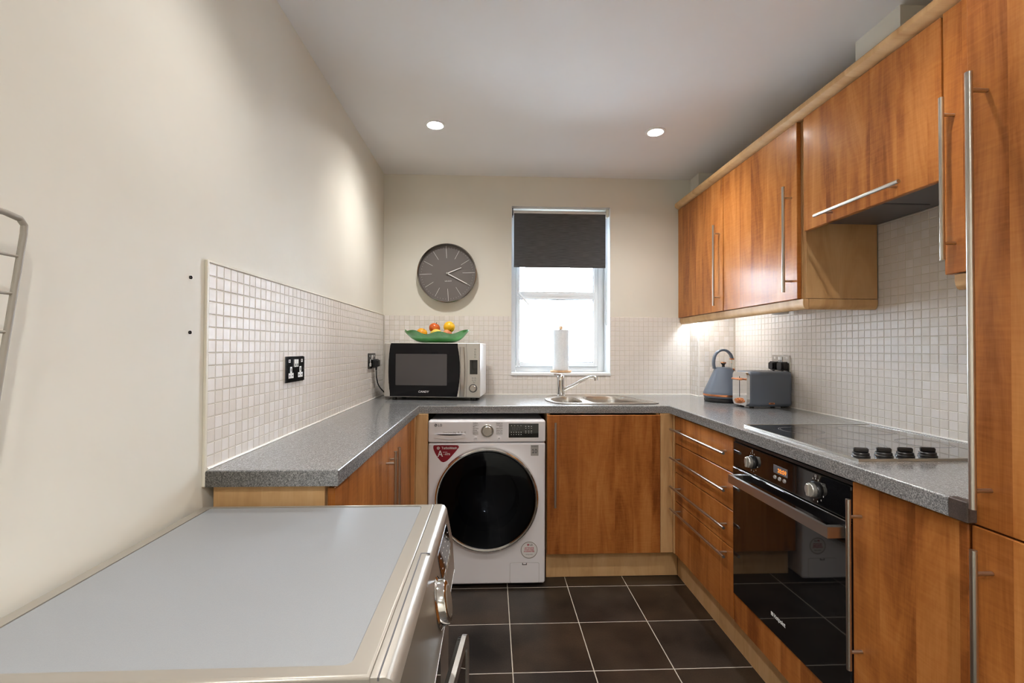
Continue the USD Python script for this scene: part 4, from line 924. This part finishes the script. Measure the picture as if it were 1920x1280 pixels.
socket('wall_socket', 'black double wall socket beside the microwave with one plug', (XL + 0.0013, s2y, SZ), FACE_R, m_nickel)
plug('black plug in the socket beside the microwave', (XL + 0.0013, s2y + 0.038, SZ - 0.010), FACE_R, 1)
cx0 = XL + 0.0235
single('power_cable', tube(bez([(cx0, s2y + 0.038, SZ - 0.056), (cx0 + 0.002, s2y + 0.040, SZ - 0.10), (cx0 + 0.012, s2y + 0.060, SZ - 0.150), (cx0 + 0.038, s2y + 0.110, SZ - 0.195), (cx0 + 0.06, s2y + 0.16, ZW + 0.004)], 8), 0.0035, 8), m_black, 'black cable hanging from plug down behind the microwave', 'cable')
socket('wall_socket', 'nickel double wall socket behind the toaster with two plugs', (XR - 0.0013, 2.3785, SZ + 0.002), FACE_L, m_steel)
plug('black plug in the left half of the socket behind the toaster', (XR - 0.0013, 2.3785 + 0.037, SZ - 0.008), FACE_L, -1)
plug('black plug in the right half of the socket behind the toaster', (XR - 0.0013, 2.3785 - 0.037, SZ - 0.008), FACE_L, 1)

# ------------------------------------------------------------------ wall clock
ck = thing('wall_clock', 'round dark taupe wall clock with thin rim left of the window', 'clock', (-0.291, YB + 0.004, 1.692), tilt=trimesh.transformations.rotation_matrix(-0.045, [0, 1, 0]))
CR = 0.1875
part('clock_case', lathe([(0, 0.0), (CR - 0.012, 0.0), (CR - 0.004, 0.012), (CR, 0.026), (CR, 0.046), (CR - 0.003, 0.048), (CR - 0.006, 0.046), (CR - 0.007, 0.020), (0, 0.020)], 96, 'y-'), m_rim, ck, local=True)
part('clock_face', lathe([(0, 0.0215), (CR - 0.0075, 0.0215), (CR - 0.0075, 0.0205)], 72, 'y-'), m_face, ck, local=True, smooth=False)
mk = []
for h in range(12):
    a = h * PI / 6; w = 0.0011 if h % 3 == 0 else 0.0008
    r0, r1 = (0.098, 0.176) if h % 3 == 0 else (0.104, 0.166)
    pl = affinity.rotate(sbox(-w, r0, w, r1), -math.degrees(a), origin=(0, 0)); mk.append(plate(pl, 0.0216, 0.0220, (0, 0, 0), FRONT))
for h in range(60):
    if h % 5: mk.append(plate(affinity.rotate(sbox(-0.0004, 0.161, 0.0004, 0.167), -6 * h, origin=(0, 0)), 0.0216, 0.0218, (0, 0, 0), FRONT))
part('hour_marks', mk, m_whiteprint, ck, local=True, smooth=False)
part('maker_name', text('KARLSSON', 0.0065, (0.004, -0.0216, -0.052), FRONT, False, width=0.042), m_whiteprint, ck, local=True, smooth=False)
def hand(a, l, w, d): return plate(affinity.rotate(Polygon([(-w, -0.006), (w, -0.006), (w * 0.75, l), (-w * 0.75, l)]), -a, origin=(0, 0)), d, d + 0.0012, (0, 0, 0), FRONT)
part('hour_hand', hand(70, 0.098, 0.0032, 0.026), m_whiteprint, ck, local=True, smooth=False)
part('minute_hand', hand(120, 0.143, 0.0032, 0.0285), m_whiteprint, ck, local=True, smooth=False)
part('hub', lathe([(0, 0.033), (0.006, 0.033), (0.007, 0.031), (0.007, 0.0216)], 20, 'y-'), m_silver, ck, local=True)

# ------------------------------------------------------------------ blind and kitchen paper
rb = thing('roller_blind', 'charcoal roller blind half lowered inside the window recess', 'blind', (0.44, 3.03, 2.05))
BX0, BX1, BYY = 0.1380, 0.7445, 3.012
part('fabric', cbox(BX0, BX1, BYY, BYY + 0.0012, 1.762, 2.103, 0), m_fabric, rb)
part('hem_bar', cbox(BX0, BX1, BYY - 0.002, BYY + 0.0045, 1.7475, 1.7625, 0.002), m_fabric, rb)
part('roller_tube', cyl((BX0 - 0.004, BYY + 0.019, 2.1085), (BX1 + 0.004, BYY + 0.019, 2.1085), 0.0185, 24), m_white, rb)
part('bracket', cbox(WX0 + 0.002, BX0 - 0.005, BYY - 0.004, BYY + 0.042, 2.085, WZ1 - 0.003, 0.002), m_print, rb)
part('bracket', cbox(BX1 + 0.005, WX1 - 0.002, BYY - 0.004, BYY + 0.042, 2.085, WZ1 - 0.003, 0.002), m_cream, rb, label='cream bracket with chain drive')
ch = [cyl((0.7525, BYY - 0.004 + dy, 1.385), (0.7525, BYY - 0.004 + dy, 2.09), 0.0013, 8) for dy in (0.0, 0.028)]
ch.append(tube([(0.7525, BYY - 0.004 + 0.014 - 0.014 * math.cos(a), 1.385 - 0.014 * math.sin(a)) for a in np.linspace(0, PI, 9)], 0.0013, 8))
part('chain', ch, m_chainmat, rb)

kp = thing('kitchen_paper', 'white kitchen paper roll on the window sill', 'paper roll', (0.4545, 3.050, WZ0 + 0.006))
part('paper', lathe([(0.020, 0.0165), (0.0525, 0.0165), (0.0530, 0.018), (0.0530, 0.2800), (0.0522, 0.2820), (0.020, 0.2820), (0.020, 0.0165)], 48), m_paper, kp, local=True)
part('loose_sheet', [tube([(0.0536 * math.cos(a), 0.0536 * math.sin(a), z) for z in np.linspace(0.018, 0.281, 5)], 0.0006, 6) for a in (-1.2,)], m_paper, kp, local=True)
kh = thing('paper_holder', 'light wood kitchen paper holder with upright dowel', 'holder', (0.4545, 3.050, WZ0 + 0.006))
part('holder_base', lathe([(0, 0.0005), (0.068, 0.0005), (0.0705, 0.004), (0.0705, 0.011), (0.068, 0.0145), (0, 0.0145)], 40), m_lightwood, kh, local=True)
part('dowel', lathe([(0, 0.014), (0.0085, 0.014), (0.0085, 0.284), (0.011, 0.287), (0.0115, 0.298), (0.009, 0.306), (0, 0.309)], 24), m_lightwood, kh, local=True)

# ------------------------------------------------------------------ kettle
kt = thing('kettle', 'slate grey pyramid kettle with copper trim beside the toaster', 'kettle', (1.326, 2.595, ZW))
part('power_base', lathe([(0, 0.0005), (0.098, 0.0005), (0.1035, 0.005), (0.1040, 0.016), (0.100, 0.021), (0, 0.021)], 48), m_black, kt, local=True)
part('kettle_body', lathe([(0, 0.0225), (0.101, 0.0225), (0.1055, 0.027), (0.1080, 0.036), (0.1075, 0.050), (0.1040, 0.060), (0.085, 0.102), (0.064, 0.150), (0.0505, 0.182), (0.0475, 0.188), (0.044, 0.190), (0, 0.190)], 60), m_slate, kt, local=True)
part('copper_band', lathe([(0.1075, 0.0335), (0.1090, 0.035), (0.1090, 0.043), (0.1080, 0.0445), (0.100, 0.0445), (0.100, 0.0335)], 60), m_copper, kt, local=True)
part('lid', lathe([(0.0, 0.190), (0.043, 0.190), (0.043, 0.193), (0.038, 0.196), (0.0, 0.197)], 36), m_slate, kt, local=True)
part('lid_knob', lathe([(0, 0.197), (0.0085, 0.197), (0.007, 0.207), (0.011, 0.214), (0.0155, 0.219), (0, 0.219)], 28), m_black, kt, local=True)
part('knob_cap', lathe([(0, 0.219), (0.0155, 0.219), (0.0155, 0.223), (0.012, 0.2255), (0, 0.226)], 28), m_copper, kt, local=True)
hp_ = bez([(-0.0495, 0, 0.187), (-0.0535, 0, 0.222), (-0.045, 0, 0.264), (-0.020, 0, 0.289), (0.012, 0, 0.291), (0.036, 0, 0.272), (0.047, 0, 0.247)], 6)
hv, hf = [], []
for i, p in enumerate(hp_):
    tn = hp_[min(i + 1, len(hp_) - 1)] - hp_[max(i - 1, 0)]; tn /= np.linalg.norm(tn); nn = np.array([tn[2], 0, -tn[0]])
    for (a_, b_) in ((-0.0125, -0.004), (-0.0125, 0.003), (-0.009, 0.006), (0.009, 0.006), (0.0125, 0.003), (0.0125, -0.004)): hv.append(p + np.array([0, a_, 0]) - nn * b_ * 1.25)
for i in range(len(hp_) - 1):
    for k in range(6):
        l = (k + 1) % 6; hf += [(i * 6 + k, i * 6 + l, i * 6 + 6 + l), (i * 6 + k, i * 6 + 6 + l, i * 6 + 6 + k)]
hf += [(0, k, k + 1) for k in range(1, 5)]; e_ = (len(hp_) - 1) * 6; hf += [(e_, e_ + k + 1, e_ + k) for k in range(1, 5)]
hk = trimesh.Trimesh(hv, hf, process=False); hk.fix_normals()
RZ = trimesh.transformations.rotation_matrix(-0.15, [0, 0, 1])
def KL(name, m, mat, **k):
    m = as_tm(m).copy(); m.apply_transform(RZ); return part(name, m, mat, kt, local=True, **k)
KL('handle', hk, m_slate, smooth=40)
KL('handle_cap', cbox(0.036, 0.057, -0.0135, 0.0135, 0.2385, 0.2475, 0.003), m_copper)
KL('handle_strut', cat([cyl((0.0475, s * 0.006, 0.184), (0.0475, s * 0.006, 0.240), 0.0032, 10) for s in (-1, 1)]), m_chrome)
KL('handle_collar', cbox(0.033, 0.060, -0.014, 0.014, 0.1765, 0.1890, 0.004), m_copper)
gz = trimesh.transformations.rotation_matrix(0.42, [0, 1, 0])
gau = lathe([(0, 0.006), (0.019, 0.006), (0.019, 0.0)], 30, 'y-'); grim = lathe([(0.019, 0.0), (0.019, 0.008), (0.021, 0.009), (0.0235, 0.007), (0.0235, 0.0)], 30, 'y-')
tl = trimesh.transformations.rotation_matrix(-0.43, [1, 0, 0]); rz2 = trimesh.transformations.rotation_matrix(0.60, [0, 0, 1])
for nm, g, mt in (('gauge_glass', gau, m_gloss), ('gauge_rim', grim, m_chrome)):
    g = g.copy(); g.apply_transform(tl); g.apply_translation((0, -0.0775, 0.132)); g.apply_transform(rz2); part(nm, g, mt, kt, local=True)
sp = trimesh.convex.convex_hull(np.array([(x, y, z) for x, y, z in [(-0.013, 0.045, 0.160), (0.013, 0.045, 0.160), (-0.013, 0.05, 0.186), (0.013, 0.05, 0.186), (0.0, 0.078, 0.188), (0.0, 0.068, 0.170)]]))
part('spout', sp, m_slate, kt, local=True)

# ------------------------------------------------------------------ toaster
TX0, TX1, TY0, TY1, TZ0, TZ1 = 1.281, 1.5205, 2.271, 2.4165, ZW + 0.0075, ZW + 0.186
to = thing('toaster', 'slate grey two slice toaster with chrome end and copper lever', 'toaster', (1.40, 2.345, ZW))
prof = sbox(TY0, TZ0, TY1, TZ1).buffer(-0.026).buffer(0.026, quad_segs=8)
def along_x(poly, x0, x1):
    m = trimesh.creation.extrude_polygon(poly, x1 - x0, engine='earcut'); v = m.vertices.copy()
    m.vertices = np.column_stack([v[:, 2] + x0, v[:, 0], v[:, 1]]); m.fix_normals(); return m
slots = manifold3d.Manifold(manifold3d.Mesh(np.array(rbox(TX0 + 0.010, TX1, TY0, TY1, TZ0, TZ1, 0.019).vertices, np.float32), np.array(rbox(TX0 + 0.010, TX1, TY0, TY1, TZ0, TZ1, 0.019).faces, np.uint32)))
for y in (TY0 + 0.047, TY1 - 0.047):
    slots -= manifold3d.Manifold.cube((0.150, 0.026, 0.12), True).translate(((TX0 + TX1) / 2 + 0.005, y, TZ1 - 0.02))
part('toaster_body', slots, m_slate, to, smooth=35)
part('slot_trim', cat([to_plane(extr(sbox(-0.078, -0.016, 0.078, 0.016).difference(sbox(-0.0745, -0.0125, 0.0745, 0.0125)), 0, 0.0015), ((TX0 + TX1) / 2 + 0.005, y, TZ1 - 0.0002), (1, 0, 0), (0, 1, 0), (0, 0, 1)) for y in (TY0 + 0.047, TY1 - 0.047)]), m_chrome, to, smooth=False)
part('chrome_end', along_x(prof.buffer(-0.004), TX0 + 0.002, TX0 + 0.030), m_chrome, to, smooth=35)
part('lever_slot', cbox(TX0 + 0.0012, TX0 + 0.0022, 2.3415, 2.3455, TZ0 + 0.045, TZ0 + 0.152, 0), m_black, to)
part('lever', [rbox(TX0 - 0.020, TX0 - 0.004, 2.300, 2.387, TZ0 + 0.133, TZ0 + 0.143, 0.004), cbox(TX0 - 0.006, TX0 + 0.001, 2.3395, 2.3475, TZ0 + 0.133, TZ0 + 0.143, 0.001)], m_copper, to)
part('browning_knob', lathe([(0, 0.018), (0.012, 0.018), (0.014, 0.015), (0.0150, 0.0), (0, 0)], 28, 'x-', (TX0 + 0.002, 2.3435, TZ0 + 0.026)), m_copper, to)
for y in (2.306, 2.381): part('toaster_button', lathe([(0, 0.005), (0.006, 0.005), (0.007, 0.0), (0, 0)], 18, 'x-', (TX0 + 0.002, y, TZ0 + 0.026)), m_copper, to)
bg = part('badge', cbox(1.394, 1.424, TY0 - 0.0012, TY0 + 0.001, TZ0 + 0.014, TZ0 + 0.0225, 0.0005), m_copper, to)
part('badge_lettering', text('TOWER', 0.0045, (1.409, TY0 - 0.0012, TZ0 + 0.0160), FRONT, True, width=0.020), m_black, bg, smooth=False)
for x in (TX0 + 0.04, TX1 - 0.035):
    for y in (TY0 + 0.028, TY1 - 0.028): part('foot', cyl((x, y, ZW + 0.0005), (x, y, TZ0 + 0.003), 0.011, 14), m_black, to)

# ------------------------------------------------------------------ tumble dryer
DX0, DX1, DYA, DYB, DZ = -0.683, -0.108, 0.540, 1.1290, 0.838
td = thing('tumble_dryer', 'champagne silver tumble dryer with grey top against the left wall', 'tumble dryer', (-0.39, 0.835, 0.0))
part('lid_frame', bevel_ext(sbox(DX0, DYA + 0.002, -0.1395, DYB).difference(rrect(-0.660, -0.166, DYA + 0.022, DYB - 0.012, 0.012)), DZ - 0.030, DZ, 0.004), m_dryer, td, smooth=40)
part('lid_panel', cbox(-0.6595, -0.1665, DYA + 0.0225, DYB - 0.0125, DZ - 0.010, DZ - 0.0012, 0.001), m_dryertop, td, label='pale grey top panel')
part('casing', cbox(DX0 + 0.004, -0.120, DYA + 0.004, DYB - 0.004, 0.012, DZ - 0.031, 0.003), m_dryer2, td)
for x in (DX0 + 0.06, -0.18):
    for y in (DYA + 0.06, DYB - 0.06): part('foot', cyl((x, y, 0.0005), (x, y, 0.0125), 0.02, 14), m_black, td)
def along_y(poly, y0, y1):
    m = trimesh.creation.extrude_polygon(poly, y1 - y0, engine='earcut'); v = m.vertices.copy()
    m.vertices = np.column_stack([v[:, 0], v[:, 2] + y0, v[:, 1]]); m.fix_normals(); return m
FZ = 0.682
fpoly = [(-0.1185, FZ), (-0.1185, 0.806), (-0.112, DZ - 0.0185), (-0.107, DZ - 0.0182), (-0.094, 0.752), (-0.0895, FZ)]
part('control_fascia', along_y(Polygon(fpoly), DYA, DYB), m_dryer2, td, smooth=35)
ftop = [(-0.1382, 0.8075), (-0.119, 0.8075), (-0.1125, DZ - 0.0180), (-0.107, DZ - 0.0178), (-0.1095, DZ - 0.009), (-0.1145, DZ - 0.003), (-0.121, DZ - 0.0005), (-0.1382, DZ - 0.0005)]
part('fascia_top', along_y(Polygon(ftop), DYA, DYB), m_dryer, td, smooth=50)
part('fascia_seam', along_y(Polygon([(-0.0893, FZ - 0.0022), (-0.0885, FZ - 0.0022), (-0.0885, FZ - 0.0004), (-0.0893, FZ - 0.0004)]), DYA + 0.002, DYB - 0.002), m_whiteprint, td, smooth=False)
part('front_panel', cbox(-0.1185, -0.1020, DYA, DYB, 0.012, FZ - 0.0024, 0.004), m_dryer2, td)
# water container front, seen as a seam on the top edge
wc = part('water_drawer', [cbox(-0.1300, -0.1280, DYA - 0.0005, 0.862, DZ - 0.004, DZ + 0.0002, 0), cbox(-0.1300, -0.1130, 0.8605, 0.862, DZ - 0.006, DZ + 0.0002, 0)], m_print, td, label='thin dark seam of the water drawer')
# display and dial on the sloping fascia
sl = np.array([-0.094 + 0.107, 0, 0.752 - (DZ - 0.018)]); sl /= np.linalg.norm(sl)
nrm = np.array([-sl[2], 0, sl[0]]); nrm = nrm if nrm[0] > 0 else -nrm
FSL = ((0, 1, 0), tuple(-sl), tuple(nrm))
def on_f(z): return -0.107 + (DZ - 0.018 - z) * (0.013 / (DZ - 0.018 - 0.752))
od_ = (on_f(0.786) , 0.995, 0.786)
ds = part('display', plate(rrect(-0.085, 0.085, -0.026, 0.024, 0.003), 0.0, 0.0012, od_, FSL), m_gloss, td, smooth=False)
part('display_symbols', [plate(sbox(x - 0.0025, z - 0.0008, x + 0.0025, z + 0.0008), 0.0012, 0.0015, od_, FSL) for x in (-0.06, -0.035, -0.01, 0.02, 0.045, 0.07) for z in (-0.012, 0.008)], m_whiteprint, ds, smooth=False)
part('fascia_buttons', [plate(sbox(x - 0.009, -0.004, x + 0.009, 0.004), 0.0, 0.0007, (on_f(0.752), 0.995, 0.752), FSL) for x in (-0.06, -0.03, 0.0, 0.03, 0.06)], m_silver, td, smooth=False)
kc = (on_f(0.752) + 0.0005, 0.852, 0.752)
kn = to_plane(trimesh.creation.revolve(np.array([(0, 0.017), (0.031, 0.017), (0.0355, 0.0155), (0.0375, 0.0125), (0.0390, 0.003), (0.0440, 0.0), (0, 0.0)]), sections=56), kc, *FSL); kn.fix_normals()
part('programme_dial', kn, m_chrome, td, smooth=35)
kr = to_plane(trimesh.creation.revolve(np.array([(0, 0.0182), (0.026, 0.0182), (0.0275, 0.017), (0, 0.017)]), sections=40), kc, *FSL); kr.fix_normals()
part('dial_face', kr, m_dryer2, td)
# loading door, slightly ajar, hinged on the side nearer the camera
dd = rrect(0.0, 0.360, -0.250, 0.250, 0.045, 10)
A = math.radians(6.3)
DF = ((math.sin(A), math.cos(A), 0), (0, 0, 1), (math.cos(A), -math.sin(A), 0))
do = (-0.1015, 0.597, 0.402)
ld = part('loading_door', plate(dd.buffer(-0.005), 0.001, 0.009, do, DF), m_gloss, td, smooth=35, label='black glass loading door standing slightly ajar')
part('door_rim', plate(dd.difference(dd.buffer(-0.022)), 0.009, 0.018, do, DF), m_steel, ld, smooth=35, label='silver rim of the loading door')
part('door_glass', plate(dd.buffer(-0.023), 0.009, 0.016, do, DF), m_gloss, ld, smooth=35)
part('opening', plate(rrect(0.02, 0.36, -0.235, 0.235, 0.09), 0.0, 0.0008, (-0.1020, 0.590, 0.402), FACE_R), m_gloss, td, smooth=False)

# ------------------------------------------------------------------ wire rack on the left wall
wr_ = thing('wire_rack', 'pale taupe wire drying rack hung on the left wall above the dryer', 'drying rack', (XL, 0.45, 1.17))
RX = -0.6600
far = lambda z: 0.6505 + (z - 1.186) / 0.206 * 0.0272
c = 0.020
fr = [(RX, 0.22, 1.400), (RX, far(1.392) - 0.028, 1.397), (RX, far(1.392) - 0.008, 1.3935), (RX, far(1.386) - 0.001, 1.386), (RX, far(1.375), 1.374), (RX, far(1.0), 1.02), (RX, far(0.99) - 0.012, 1.0), (RX, 0.22, 0.995)]
part('outer_frame', tube(np.vstack([np.linspace(a_, b_, 6, endpoint=False) for a_, b_ in zip(np.array(fr)[:-1], np.array(fr)[1:])] + [np.array(fr[-1:])]), 0.0042, 12), m_wire, wr_)
for z in (1.3405, 1.2880, 1.2350, 1.182, 1.129, 1.076): part('rung', cyl((RX, 0.22, z), (RX, far(z), z), 0.0022, 8), m_wire, wr_)
part('outer_frame', cyl((RX, 0.22, 0.995), (RX, 0.22, 1.400), 0.0042, 12), m_wire, wr_)
for y in (0.30, 0.56): part('wall_hook', [cyl((XL - 0.004, y, 1.385), (RX + 0.003, y, 1.3915), 0.003, 10), cyl((RX + 0.003, y, 1.391), (RX + 0.003, y, 1.412), 0.003, 10)], m_wire, wr_)
